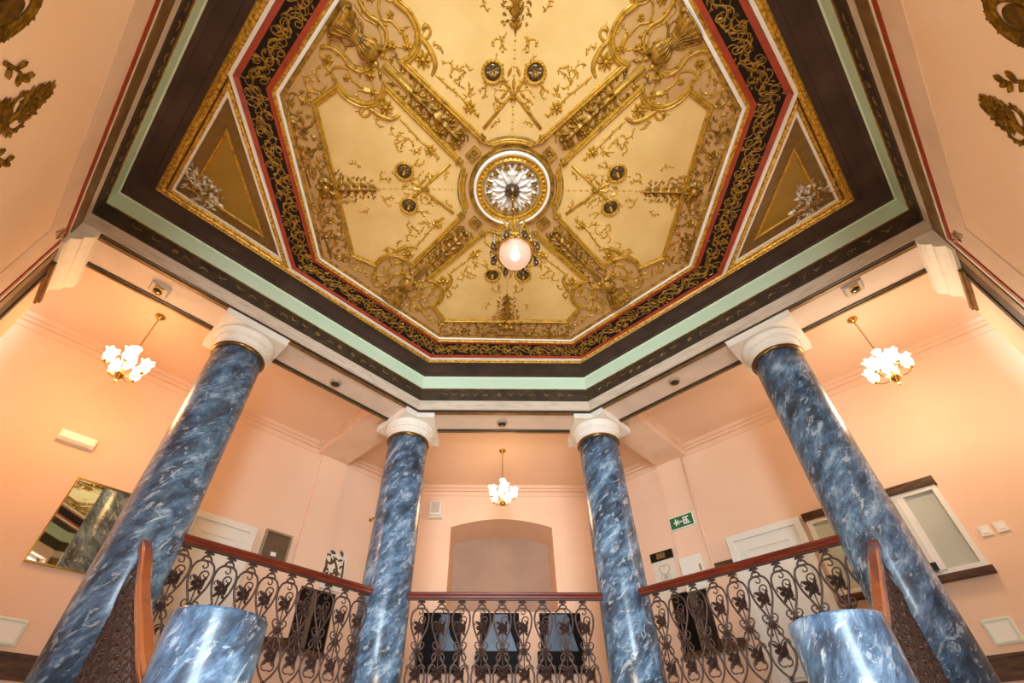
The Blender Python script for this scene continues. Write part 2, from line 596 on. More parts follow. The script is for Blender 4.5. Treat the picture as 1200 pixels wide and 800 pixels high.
# far wall with the arched niche
half = [(0.95, 1.67), (0.95, 3.14)]
top = [(0.95 - 1.90 * i / 14, 3.14 + 0.165 * math.sin(PI * i / 14) ** .9) for i in range(1, 14)]
hole = [(-0.95, 1.67), (0.95, 1.67), (0.95, 3.14)] + top + [(-0.95, 3.14)]
outer = [(-1.85, FL - .2), (1.85, FL - .2), (1.85, GC + .1), (-1.85, GC + .1)]
mb = MB()
mb.prism([outer, hole], lambda a, b, d: (a, d, b), FY, FY + .85)
struct('wall_far', mb, M['peach'])
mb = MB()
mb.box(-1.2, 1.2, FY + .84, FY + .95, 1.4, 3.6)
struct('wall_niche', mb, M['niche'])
mb = MB()
for o, z0, z1 in ((.085, 3.915, GC + .01), (.045, 3.87, 3.92), (.018, 3.775, 3.80)):
    mb.box(-1.78, 1.78, FY - o, FY + .01, z0, z1)
struct('trim_7', mb, M['peach'])

# ring beam over the columns (soffit 3.10 .. 3.66)
mb = MB()
poly = [dp(-1, 3.12, 3.10)[:2], (-0.4142 * 3.10, 3.10), (0.4142 * 3.10, 3.10), dp(1, 3.12, 3.10)[:2], dp(1, 3.12, 3.66)[:2], (0.4142 * 3.66, 3.66), (-0.4142 * 3.66, 3.66), dp(-1, 3.12, 3.66)[:2]]
mb.prism([poly], lambda a, b, d: (a, b, d), SOF, 4.36)
beam = struct('trim_8', mb, M['beige'])


def strip(p0, p1, z0, z1, name, m, a_end=3.10):
    mb = MB()
    poly = [dp(-1, a_end, p0)[:2], (-0.4142 * p0, p0), (0.4142 * p0, p0), dp(1, a_end, p0)[:2], dp(1, a_end, p1)[:2], (0.4142 * p1, p1), (-0.4142 * p1, p1), dp(-1, a_end, p1)[:2]]
    mb.prism([poly], lambda a, b, d: (a, b, d), z0, z1)
    return struct(name, mb, m)


strip(3.105, 3.145, SOF - .012, SOF + .01, 'trim_9', M['brown_frieze'])
strip(3.145, 3.195, SOF - .022, SOF + .01, 'trim_10', M['gold_brown'])
strip(3.60, 3.64, SOF - .014, SOF + .01, 'trim_11', M['brown_frieze'])
strip(3.64, 3.67, SOF - .024, SOF + .01, 'trim_12', M['gold_brown'])


# frieze round the whole well: beige, brown with gold, green
def band(name, m, prof):
    mb = MB()
    mb.rings([[(x, y, z) for x, y in hexv(p)] for p, z in prof])
    return struct(name, mb, m)


band('trim_13', M['beige_frieze'], [(3.085, 3.685), (3.085, 3.842), (3.115, 3.842), (3.115, 3.685)])
band('trim_14', M['brown_frieze'], [(3.070, 3.842), (3.068, 4.058), (3.115, 4.058), (3.115, 3.842)])
band('trim_15', M['green'], [(3.062, 4.060), (3.054, 4.275), (3.040, 4.285), (3.040, 4.306), (3.115, 4.306), (3.115, 4.060)])
band('trim_16', M['gold_dark'], [(3.058, 4.050), (3.058, 4.062), (3.09, 4.062), (3.09, 4.050)])
# gold scroll pattern along the brown frieze
mb = MB()


def frieze_line(P0, P1, zc, hh):
    P0, P1 = Vector(P0), Vector(P1)
    L = (P1 - P0).length
    d = (P1 - P0) / L
    nrm = Vector((-d.y, d.x))
    if nrm.dot(-P0) < 0:
        nrm = -nrm

    def fn(u, v, h):
        q = P0 + d * u + nrm * (h + 0.001)
        return (q.x, q.y, zc + v)
    u = .25
    while u < L - .2:
        w = rnd.uniform(.03, .05)
        if rnd.random() < .8:
            s = rnd.choice((-1, 1))
            mb.otube(clothoid((u - w, -.02 * s), .5 * s, .13, 4 * s, -42 * s, 10), .007, fn, n=5)
            mb.oleaf((u, .0), rnd.uniform(-1, 1), .05, .025, fn, .008)
        else:
            mb.oflower((u, 0), .035, fn, 5, .01)
        u += rnd.uniform(.13, .24)


H = hexv(3.068)
for i in range(6):
    if i != 4:
        frieze_line(H[i], H[(i + 1) % 6], 3.95, .06)
struct('trim_17', mb, M['gold_brown'])

# near walls (solid, frescoed) with their moulded borders
for s, nm in ((-1, 'left'), (1, 'right')):
    k = 0 if s < 0 else 1
    mb = MB()
    dbox(mb, s, 3.10, 3.42, -1.28, 4.20, LOW, 4.36)
    struct('wall_near_' + nm, mb, M['peach_wall'])
    uo = 0.12 if s < 0 else 0.0     # border edge
    R = 2.97

    def border(name, m, u_in, u_out, z_in, z_out, t):
        """L-shaped band: under the frieze and down the outer edge; in = nearer wall field"""
        b = MB()
        dbox(b, s, 3.10 - t, 3.11, -1.28, u_out, z_in, z_out)
        dbox(b, s, 3.10 - t, 3.11, u_in, u_out, LOW, z_in)
        return struct(name, b, m)
    border('trim_%d' % (18 + k * 7), M['peach_light'], R - .40 + uo, R + uo, 3.05, 3.37, .006)
    border('trim_%d' % (19 + k * 7), M['red'], R + uo, R + .055 + uo, 3.37, 3.43, .016)
    border('trim_%d' % (20 + k * 7), M['white_line'], R + .055 + uo, R + .125 + uo, 3.43, 3.485, .012)
    border('trim_%d' % (21 + k * 7), M['gold_brown'], R + .125 + uo, R + .25 + uo, 3.485, 3.685, .022)
    b = MB()
    dbox(b, s, 3.085, 3.11, R + .25 + uo, R + .47 + uo, LOW, 3.66)
    dbox(b, s, 3.075, 3.11, R + .47 + uo, R + .545 + uo, LOW, 3.66)
    struct('trim_%d' % (22 + k * 7), b, M['umber_wood'])
    b = MB()
    dbox(b, s, 3.094, 3.11, R + .545 + uo, 4.205, LOW, GC)
    struct('trim_%d' % (23 + k * 7), b, M['peach_light'])
    # stepped impost below the beam end
    b = MB()
    prof = [(3.11, 3.33), (3.055, 3.33), (3.05, 3.42), (3.02, 3.44), (2.985, 3.475), (2.98, 3.52), (2.945, 3.55), (2.915, 3.59), (2.91, 3.681), (3.11, 3.681)]
    b.prism([prof], lambda a, z, d: dp(s, a, d, z), 3.10, 4.0)
    struct('trim_%d' % (24 + k * 7), b, M['capital'])
    # gilded board under the impost
    b = MB()
    dbox(b, s, 3.05, 3.11, 3.42, 4.12, 3.285, 3.335)
    dbox(b, s, 3.07, 3.11, 3.42, 4.12, 3.255, 3.29)
    struct('trim_%d' % (32 + k), b, M['gold_brown'])

# near wall behind the photographer with the stair window opening
mb = MB()
mb.box(-1.45, -1.2, -3.35, -3.08, LOW, 4.36)
mb.box(1.2, 1.45, -3.35, -3.08, LOW, 4.36)
mb.box(-1.2, 1.2, -3.35, -3.08, 3.6, 4.36)
mb.box(-1.2, 1.2, -3.35, -3.08, LOW, -1.2)
struct('wall_near', mb, M['peach'])
mb = MB()
for x in (-1.19, -.42, .36, 1.13):
    mb.box(x, x + .06, -3.30, -3.24, -1.2, 3.6)
for z in (-1.2, .4, 2.0, 3.54):
    mb.box(-1.19, 1.19, -3.30, -3.24, z, z + .06)
struct('window_1', mb, M['white_paint'])

# ---------------------------------------------------------------- main ceiling
ZC = 4.385
cen = Vector((0.01, -0.02))
WO = [(1.18, 2.60), (-1.117, 2.597), (-2.715, 1.0), (-2.60, -1.16), (-1.09, -2.61), (1.08, -2.61), (2.67, -1.06), (2.735, 1.035)]
WI = [(.98, 2.30), (-.97, 2.27), (-2.36, .90), (-2.27, -.98), (-.96, -2.26), (.98, -2.22), (2.29, -.89), (2.33, .96)]


def octv(t):
    return [(a[0] + (b[0] - a[0]) * t, a[1] + (b[1] - a[1]) * t) for a, b in zip(WI, WO)]


HG = [(1.164, 2.689), (-1.164, 2.689), (-3.88, -.04), (-1.164, -2.70), (1.164, -2.70), (3.845, .01)]

mb = MB()
mb.prism([hexv(3.10), [p for p in reversed(inset(HG, .02))]], lambda a, b, d: (a, b, d), 4.306, 4.36)
# a stepped board round the edge of the dark soffit
mb.rings([[(x, y, z) for x, y in hexv(p)] for p, z in ((3.06, 4.290), (2.985, 4.296), (2.985, 4.31), (3.06, 4.31))])
mb.rings([[(x, y, z) for x, y in inset(HG, -o)] for o, z in ((.005, 4.284), (.075, 4.296), (.085, 4.31), (.005, 4.31))])
struct('ceiling', mb, M['dark_ceiling'])
mb = MB()
mb.prism([octv(.3)], lambda a, b, d: (a, b, d), ZC, ZC + .08)
struct('ceiling', mb, M['tan'])
mb = MB()
mb.prism([hexv(3.12)], lambda a, b, d: (a, b, d), 4.47, 4.56)  # unseen cap added over the ceiling to block light from above
mb.prism([octv(1.25), [p for p in reversed(octv(.25))]], lambda a, b, d: (a, b, d), 4.40, 4.48)
struct('ceiling', mb, M['dark_ceiling'])


def fc(u, v, h):
    return (u, v, -h)


# ---- great octagonal frame
fr = thing('octagonal_frame', 'great octagonal gilt and black border framing the painted ceiling', 'ceiling frame', (cen.x, cen.y, ZC))


def oring(name, m, prof):
    b = MB()
    b.rings([[(x, y, z) for x, y in octv(t)] for t, z in prof])
    return b.build(name, m, fr)


def hring(name, m, prof):
    b = MB()
    b.rings([[(x, y, z) for x, y in inset(HG, o)] for o, z in prof])
    return b.build(name, m, fr)


hring('outer_moulding', M['gold_bright'], [(-.012, 4.288), (.0, 4.268), (.016, 4.260), (.026, 4.272), (.036, 4.260), (.054, 4.260), (.070, 4.276), (.074, 4.33), (-.012, 4.33)])
oring('white_fillet', M['white_line'], [(.995, 4.262), (1.085, 4.262), (1.10, 4.33), (.985, 4.33)])
oring('outer_red_line', M['red'], [(.85, 4.292), (.985, 4.275), (.985, 4.33), (.90, 4.33)])
oring('black_frieze', M['black'], [(.22, 4.362), (.88, 4.298), (.88, 4.36), (.22, 4.42)])
oring('inner_red_line', M['red'], [(.13, 4.346), (.27, 4.346), (.27, 4.41), (.13, 4.41)])
oring('inner_moulding', M['gold_bright'], [(.045, 4.362), (.06, 4.342), (.09, 4.352), (.115, 4.336), (.135, 4.346), (.135, 4.41), (.045, 4.41)])
oring('inner_white_fillet', M['white_line'], [(-.045, 4.358), (.0, 4.350), (.045, 4.358), (.045, 4.41), (-.045, 4.41)])
oring('gold_fillet', M['gold_dark'], [(-.16, 4.378), (-.06, 4.366), (-.06, 4.41), (-.16, 4.41)])
# beads on the outer moulding
mb = MB()
hg = inset(HG, .045)
for i in range(6):
    if i == 3:
        continue
    A, B = Vector(hg[i]), Vector(hg[(i + 1) % 6])
    n = int((B - A).length / .038)
    for j in range(n):
        q = A.lerp(B, (j + .5) / n)
        e = (B - A).normalized() * (.012 if j % 4 else .02)
        mb.tube([(q.x - e.x, q.y - e.y, 4.261), (q.x, q.y, 4.257), (q.x + e.x, q.y + e.y, 4.261)], [.004, .010, .004], n=5)
mb.build('beading', M['gold_bright'], fr)
# vine scrollwork on the black frieze
mb = MB()
ov, iv = octv(.84), octv(.28)
for i in range(8):
    A0, A1 = Vector(iv[i]), Vector(iv[(i + 1) % 8])
    B0, B1 = Vector(ov[i]), Vector(ov[(i + 1) % 8])
    L = ((A1 - A0).length + (B1 - B0).length) / 2
    Wd = ((B0 + B1) / 2 - (A0 + A1) / 2).length

    def fn(u, v, h, A0=A0, A1=A1, B0=B0, B1=B1, L=L, Wd=Wd):
        t, w = u / L, v / Wd
        q = (A0.lerp(A1, t)).lerp(B0.lerp(B1, t), w)
        return (q.x, q.y, 4.357 + (4.302 - 4.357) * w - h)
    if i == 4:
        continue
    n = max(3, int(round(L / .17)))
    stem = [(L * (.01 + .98 * j / (n * 6)), Wd * (.5 + .26 * math.sin(PI * j / 6))) for j in range(n * 6 + 1)]
    mb.otube(stem, .0075, fn, n=5)
    for j in range(n):
        u = L * (j + .5) / n
        s = 1 if j % 2 == 0 else -1
        v = Wd * (.5 + .26 * s)
        st = (u - .08, Wd * (.5 + .06 * s))
        mb.otube(clothoid(st, .15 * s, .34, -3 * s, -46 * s, 16), [.0085 - .004 * q / 16 for q in range(17)], fn, n=5)
        mb.otube(clothoid((u - .02, v), PI * .5 * -s, .20, 8 * s, 46 * s, 12), [.007 - .003 * q / 12 for q in range(13)], fn, n=5)
        mb.otube(clothoid((u + .03, Wd * (.5 - .1 * s)), -s * 1.3, .2, 10 * s, 40 * s, 11), .0055, fn, n=5)
        for q in range(3):
            a, sg = rnd.uniform(0, 6.28), rnd.choice((-1, 1))
            mb.otube(clothoid((u + rnd.uniform(-.07, .07), Wd * rnd.uniform(.2, .8)), a, rnd.uniform(.12, .2), sg * 4, sg * rnd.uniform(25, 50), 9), .0055, fn, n=5)
        for q in range(7):
            a = rnd.uniform(0, 2 * PI)
            mb.oleaf((u + rnd.uniform(-.08, .08), Wd * rnd.uniform(.08, .92)), a, rnd.uniform(.03, .055), .02, fn, .008)
mb.build('scrollwork', M['gold_dark'], fr)

# ---- triangular corner panels
TL = [(-3.88, -.04), (-2.60, -1.13), (-2.74, .985)]
def meet(p, q, a, b):
    """crossing of lines pq and ab"""
    p, q, a, b = map(Vector, (p, q, a, b))
    d, f = q - p, b - a
    t = ((a.x - p.x) * f.y - (a.y - p.y) * f.x) / (d.x * f.y - d.y * f.x)
    r = p + d * t
    return (r.x, r.y)


_h, _o = inset(HG, .079), octv(1.118)
TL = [_h[2], meet(_h[2], _h[3], _o[2], _o[3]), meet(_h[1], _h[2], _o[2], _o[3])]
TR = [_h[5], meet(_h[0], _h[5], _o[6], _o[7]), meet(_h[4], _h[5], _o[6], _o[7])]


def corner_panel(T, label, sgn):
    t = thing('corner_panel', label, 'ceiling panel', (sum(p[0] for p in T) / 3, sum(p[1] for p in T) / 3, 4.30), 0, 'triangular corner panels')

    def tr(name, m, prof):
        b = MB()
        b.rings([[(x, y, z) for x, y in inset(T, o)] for o, z in prof])
        return b.build(name, m, t)
    b = MB()
    b.prism([inset(T, .02)], lambda a, c, d: (a, c, d), 4.296, 4.33)
    b.build('field', M['ochre'], t)
    tr('gilt_moulding', M['gold_bright'], [(.0, 4.29), (.008, 4.268), (.018, 4.262), (.028, 4.268), (.036, 4.262), (.042, 4.275), (.042, 4.31), (.0, 4.31)])
    tr('white_fillet', M['white_line'], [(.042, 4.272), (.066, 4.272), (.07, 4.31), (.042, 4.31)])
    tr('olive_band', M['olive'], [(.07, 4.284), (.18, 4.290), (.18, 4.31), (.07, 4.31)])
    tr('inner_gold_line', M['gold'], [(.18, 4.286), (.188, 4.276), (.202, 4.276), (.21, 4.29), (.21, 4.31), (.18, 4.31)])
    # silvered leaf relief near the outer corner
    b = MB()
    cx, cy = T[0][0] - sgn * .40, T[0][1] + .0

    def fn(u, v, h):
        return (cx - sgn * u, cy + v, 4.296 - h)
    r = random.Random(11 + sgn)
    for k in range(9):
        a = -PI * .62 + PI * 1.24 * k / 8
        st = (math.cos(a) * .04 - .06, math.sin(a) * .05)
        cv = r.choice((-1, 1))
        pth = clothoid(st, a, r.uniform(.24, .36) * (.75 + .25 * abs(math.sin(a))), 2 * cv, -24 * cv, 14)
        b.ovine(pth, .016, fn, .05, .075, .04, .02)
    for k in range(34):
        a, q = r.uniform(-PI * .62, PI * .62), r.uniform(.02, .22)
        b.oleaf((math.cos(a) * q * .9 - .08, math.sin(a) * q * 1.25), a + r.uniform(-1.2, 1.2), r.uniform(.05, .09), .028, fn, .03)
    b.oflower((-.02, 0), .075, fn, 7, .035)
    for k in range(10):
        b.oleaf((-.12 + r.uniform(-.04, .04), r.uniform(-.22, .22)), PI + r.uniform(-.8, .8), .09, .04, fn, .03)
    b.build('leaf_relief', M['silver_gilt'], t)
    return t


corner_panel(TL, 'triangular ochre ceiling panel with silvered leaf relief in the left corner', -1)
corner_panel(TR, 'triangular ochre ceiling panel with silvered leaf relief in the right corner', 1)


# ---- the four cream panels (one built, three copies turned round the centre)
half = [(0.0, 1.935), (.86, 1.935), (1.0, 1.69)] + smooth_path([(1.0, 1.69), (.915, 1.62), (.855, 1.50), (.862, 1.37), (.93, 1.27), (1.005, 1.225)], 4)[1:] + [(.235, .50)]
inner = arc((0, 0), .555, math.radians(64), math.radians(90), 6)
outline = half + inner           # u >= 0 side, from top centre round to inner centre
full = outline + [(-u, v) for u, v in reversed(outline[1:-1])]

PANEL = thing('ceiling_panel', 'x', 'ceiling panel', (cen.x, cen.y, ZC), 0, 'cream ceiling panels between the ribs')
b = MB()
b.prism([full], lambda u, v, d: (u, v, d), -.006, .01)
b.build('field', M['cream'], PANEL, False)
b = MB()
b.sweep2(full, [(-.012, .004), (-.012, -.022), (0, -.030), (.012, -.020), (.02, -.030), (.034, -.030), (.044, -.016), (.05, .004)], lambda x, y, d: (x, y, d), True)
b.build('border_moulding', M['gold'], PANEL, False)
# pearls along outer edge and inner arc
b = MB()
for i in range(46):
    u = -.84 + 1.68 * i / 45
    b.obead((u, 1.965), .013, lambda u, v, h: (u, v, -.026 - h))
for i in range(26):
    a = math.radians(66 + 48 * i / 25)
    b.obead((.585 * math.cos(a), .585 * math.sin(a)), .010, lambda u, v, h: (u, v, -.028 - h))
b.build('pearls', M['gold_dark'], PANEL, False)
# crossing bars and bead line
b = MB()
for s in (-1, 1):
    b.otube([(.29 * s, .655), (.05 * s, .93), (-.03 * s, 1.0), (-.13 * s, 1.13)], [.018, .016, .014, .012], fc)
    for v_, a_ in ((1.04, .5), (1.08, 1.2), (1.0, 2.4), (1.12, -.4)):
        b.oleaf((.06 * s, v_), PI / 2 - s * a_, .10, .045, fc, .025)
    b.ovine([(s * u, v) for u, v in clothoid((.05, 1.0), .3, .22, 2, -30, 12)], .011, fc, .05, .04, .024, .014)
    b.ovine([(s * u, v) for u, v in clothoid((.10, 1.22), .2, .20, 4, 30, 12)], .010, fc, .05, .04, .024, .014)
    b.otube(clothoid((.03 * s, 1.0), PI / 2 - s * .1, .16, -s * 5, -s * 30, 8), .009, fc)
b.oflower((0, .945), .05, fc, 6, .03)
b.oleaf((0, 1.0), PI / 2, .12, .05, fc, .025)
for s in (-1, 1):
    b.oleaf((.02 * s, 1.02), PI / 2 - s * .9, .11, .05, fc, .025)
    b.oleaf((.04 * s, 1.10), PI / 2 - s * 2.0, .10, .04, fc, .02)
b.build('crossed_bars', M['gold'], PANEL, False)
b = MB()
for i in range(26):
    v = .62 + .86 * i / 25
    if abs(v - .95) > .05:
        b.obead((0, v), .014 if i % 2 else .009, fc)
b.build('bead_line', M['gold'], PANEL, False)
# finial of stacked leaves standing on the outer edge
b = MB()
for v, L, W in ((1.44, .20, .05), (1.53, .19, .07), (1.62, .18, .085), (1.71, .18, .10), (1.80, .18, .11)):
    b.oleaf((0, v + L), -PI / 2, L, W, fc, .04)
    for s in (-1, 1):
        q = (v - 1.40) * .42
        b.ovine(clothoid((.015 * s, v + .10), PI / 2 - s * .9, .10 + q, s * 4, -s * (46 - 50 * q), 10), .009 + .02 * q, fc, .04, .04 + .06 * q, .028, .022)
        b.oleaf((.015 * s, v + .06), PI / 2 - s * .7, .06 + q * .5, .035, fc, .03)
        b.obead((s * (.02 + q * .3), v + .13), .016, fc, .03)
for s in (-1, 1):
    b.ovine(clothoid((.04 * s, 1.93), PI / 2 - s * .9, .34, s * 1, s * 20, 14), .017, fc, .06, .06, .035, .02)
    b.ovine(clothoid((.05 * s, 1.86), PI / 2 - s * .3, .24, -s * 3, -s * 28, 12), .013, fc, .06, .05, .03, .02)
    b.ovine(clothoid((.10 * s, 2.02), PI / 2 - s * 1.5, .30, s * 2, s * 22, 12), .013, fc, .06, .05, .03, .02)
    b.oleaf((.05 * s, 1.96), PI / 2 - s * .5, .16, .07, fc, .04)
b.build('finial', M['gold_dark'], PANEL, False)
b = MB()
b.oflower((0, 2.05), .125, fc, 7, .05)
for s in (-1, 1):
    b.obead((.075 * s, 2.09), .045, fc, .05)
    b.obead((.05 * s, 1.98), .035, fc, .045)
b.obead((0, 2.06), .06, fc, .07)
b.build('boss', M['gold_dark'], PANEL, False)
# scroll brackets with rosettes beside the ribs, thin stems and sprigs
for s in (-1, 1):
    b = MB()
    S = lambda pts: [(s * u, v) for u, v in pts]
    br = smooth_path(S([(.885, 1.455), (.82, 1.40), (.76, 1.31), (.735, 1.21), (.775, 1.125)]), 5)
    b.otube(br, [.014 + .012 * math.sin(PI * i / (len(br) - 1)) for i in range(len(br))], fc)
    b.otube(clothoid((s * .82, 1.41), PI - .3 if s > 0 else .3, .20, -s * 2, -s * 40, 14), [.014] * 10 + [.017, .019, .02, .018, .016], fc)
    b.oflower((s * .845, 1.255), .082, fc, 8, .035)
    b.build('scroll_bracket', M['gold'], PANEL, False)
    b = MB()
    stem = smooth_path(S([(.735, 1.13), (.62, 1.03), (.52, .95), (.44, .86), (.35, .79)]), 5)
    b.ovine(stem, .012, fc, .05, .05, .026, .014, .8)
    b.oflower((s * .43, .855), .068, fc, 7, .03)
    b.oleaf((s * .40, .82), math.atan2(-1, -s), .09, .04, fc, .02)
    b.build('rose_stem', M['gold'], PANEL, False)
    b = MB()
    for (p, a, L, k0, k1) in (((.67, 1.22), 2.4, .16, 10, 26), ((.60, 1.11), 1.2, .14, 14, 24), ((.43, 1.08), -1.9, .12, 14, -22), ((.38, 1.04), -.6, .12, -18, 22), ((.30, .93), 2.0, .10, 10, -24), ((.52, 1.16), 1.9, .14, 8, 26), ((.47, 1.02), .6, .12, -10, 24), ((.34, 1.00), 2.6, .12, 8, -26), ((.66, 1.30), 1.6, .12, -6, -26), ((.20, .88), 2.2, .10, 8, 28),
                              ((.10, 1.40), .9, .14, -8, -30), ((.07, 1.34), .3, .14, 6, 28), ((.16, .80), 1.2, .10, 10, 30), ((.12, .72), .4, .10, -10, -30), ((.24, 1.62), .9, .12, -6, 26), ((.55, 1.08), 2.6, .12, -14, 20)):
        pth = [(s * u, v) for u, v in clothoid(p, a, L, k0, k1, 10)]
        b.otube(pth, .0085, fc, n=5)
        for q in (2, 5, 8, 10):
            b.obead(pth[q], .014, fc)
            b.oleaf(pth[q], rnd.uniform(0, 6.28), .045, .024, fc, .014)
    b.build('sprigs', M['gold'], PANEL, False)
# running ornament in the tan strip outside the border
b = MB()
for s in (-1, 1):
    S = lambda pts: [(s * u, v) for u, v in pts]
    b.ovine(S(clothoid((.16, 2.13), .3, .36, -2, 26, 16)), .016, fc, .07, .05, .028, .016)
    b.ovine(S(clothoid((.34, 2.13), -.6, .30, 3, -28, 14)), .014, fc, .06, .045, .026, .014)
    b.ovine(S(clothoid((.52, 2.12), .6, .30, -4, 26, 14)), .014, fc, .06, .045, .026, .014)
    b.oflower((s * .40, 2.14), .055, fc, 6, .03)
    b.oflower((s * .62, 2.12), .045, fc, 6, .025)
    b.oleaf((s * .66, 2.12), 0 if s > 0 else PI, .10, .05, fc, .02)
    b.ovine(S(clothoid((.92, 2.14), 2.6, .30, -6, 22, 14)), .010, fc, .06, .05, .028, .014)
    b.ovine(S(clothoid((.90, 2.06), .2, .24, 8, 26, 12)), .009, fc, .06, .045, .026, .014)
    b.oleaf((s * .86, 2.02), math.atan2(.7, .7 * s), .12, .06, fc, .022)
    for k_ in range(7):
        u_ = .2 + .11 * k_
        sg = 1 if k_ % 2 else -1
        b.ovine(S(clothoid((u_, 2.115 + .03 * sg), 1.2 * sg, .20, 3 * sg, -34 * sg, 11)), .011, fc, .045, .05, .026, .016)
        b.oleaf((s * (u_ + .04), 2.13 - .05 * sg), rnd.uniform(0, 6.28), .08, .04, fc, .02)
    b.otube(S([(.0, 2.235), (.93, 2.235)]), .012, fc)
    b.otube(S([(.15, 2.03), (.30, 2.11), (.27, 2.19), (.12, 2.2)]), .008, fc)
b.build('strip_scrolls', M['gold_dark'], PANEL, False)
PANEL['label'] = 'cream ceiling panel beyond the pendant lamp, nearest the two inner columns'
for k, lab in ((1, 'cream ceiling panel on the left, beside the left triangular panel'), (2, 'pale cream ceiling panel cut by the top edge of the photo'), (3, 'cream ceiling panel on the right, beside the right triangular panel')):
    c = copies(PANEL)
    c.rotation_euler = (0, 0, k * PI / 2)
    c['label'] = lab

# ---- the four diagonal ribs (local: v runs outwards along the rib)
RIB = thing('ceiling_rib', 'x', 'ceiling rib', (cen.x, cen.y, ZC), -PI / 4, 'diagonal ceiling ribs')
b = MB()
for s in (-1, 1):
    for o, r in ((.158, .008), (.175, .006)):
        b.otube([(s * o, .64), (s * o, 1.60)], r, fc)
    b.otube([(s * .115, .75), (s * .115, 1.55)], .005, fc)
b.build('edge_moulding', M['gold'], RIB, False)
b = MB()
b.otube([(0, .78), (0, 1.72)], [.014, .026], fc, n=8)
for s in (-1, 1):
    b.otube([(s * .035, 1.22), (s * .055, 1.74)], .008, fc)
for i in range(22):
    b.obead((0, .85 + .85 * i / 21), .017, lambda u, v, h: (u, v, -.012 - h))
b.build('rod', M['gold'], RIB, False)
b = MB()
for v, L, W in ((.76, .14, .10), (.86, .15, .12), (.97, .16, .13), (1.08, .14, .10), (1.18, .13, .08), (1.30, .12, .06)):
    b.oleaf((0, v + L), -PI / 2, L, W, fc, .05)
    for s in (-1, 1):
        b.oleaf((.01 * s, v + .10), -PI / 2 + s * .75, L * .8, W * .5, fc, .04)
for s in (-1, 1):
    b.oflower((s * .085, .965), .055, fc, 6, .04)
    b.oflower((s * .07, .80), .045, fc, 6, .035)
    b.obead((s * .03, .75), .03, fc, .05)
b.build('leaf_cluster', M['gold_dark'], RIB, False)
b = MB()
for s in (-1, 1):
    for p, a, L, k0, k1 in (((.05, 1.12), .9, .22, -4, 24), ((.06, 1.36), -.7, .22, 4, -26), ((.06, 1.40), .8, .22, -4, 26), ((.10, .88), 1.3, .16, -8, 24), ((.06, 1.24), -.9, .16, 6, -26), ((.08, 1.58), .4, .16, 6, 26), ((.05, .70), .5, .16, 4, 30)):
        b.ovine([(s * u, v) for u, v in clothoid(p, a, L, k0, k1, 12)], .013, fc, .045, .055, .03, .018)
    for v in (.92, 1.13, 1.28, 1.40, 1.05, 1.22, 1.34, 1.47):
        b.oleaf((s * .07, v), PI / 2 - s * 1.2, .06, .035, fc, .02)
b.build('side_scrolls', M['gold_dark'], RIB, False)
# the basket-shaped gilt urn near the corner of the octagon
b = MB()
prof = [(1.79, .03), (1.82, .085), (1.87, .105), (1.92, .10), (1.97, .055), (2.02, .05), (2.08, .075), (2.13, .12), (2.19, .155), (2.215, .15)]
rs = []
for v, w in prof:
    rs.append([(w * math.cos(PI * j / 10), v, -.004 - .62 * w * math.sin(PI * j / 10)) for j in range(11)])
vs = [p for r in rs for p in r]
fs = []
for j in range(len(rs) - 1):
    for i in range(10):
        a = j * 11 + i
        fs.append((a, a + 1, a + 12, a + 11))
fs += [tuple(range(11)), tuple(range((len(rs) - 1) * 11, len(rs) * 11))]
b.add(vs, fs, True)
for k in range(7):
    x = -1 + 2 * k / 6
    q = math.sqrt(max(0, 1 - x * x))
    b.tube([(x * w * 1.02, v, -.006 - .63 * w * q) for v, w in prof[2:]], .009, n=5)
for v, w in ((1.965, .062), (2.04, .06), (2.205, .158)):
    b.tube([(w * math.cos(PI * j / 10), v, -.004 - .63 * w * math.sin(PI * j / 10)) for j in range(11)], .012, n=5)
for s in (-1, 1):
    b.ovine(clothoid((s * .06, 2.0), PI / 2 - s * 1.2, .20, s * 2, s * 30, 12), .014, fc, .05, .05, .03, .03)
    b.obead((s * .15, 2.19), .03, fc, .06)
    b.oleaf((s * .05, 1.86), -PI / 2 + s * .6, .12, .06, fc, .06)
b.build('urn', M['gold_dark'], RIB, False)
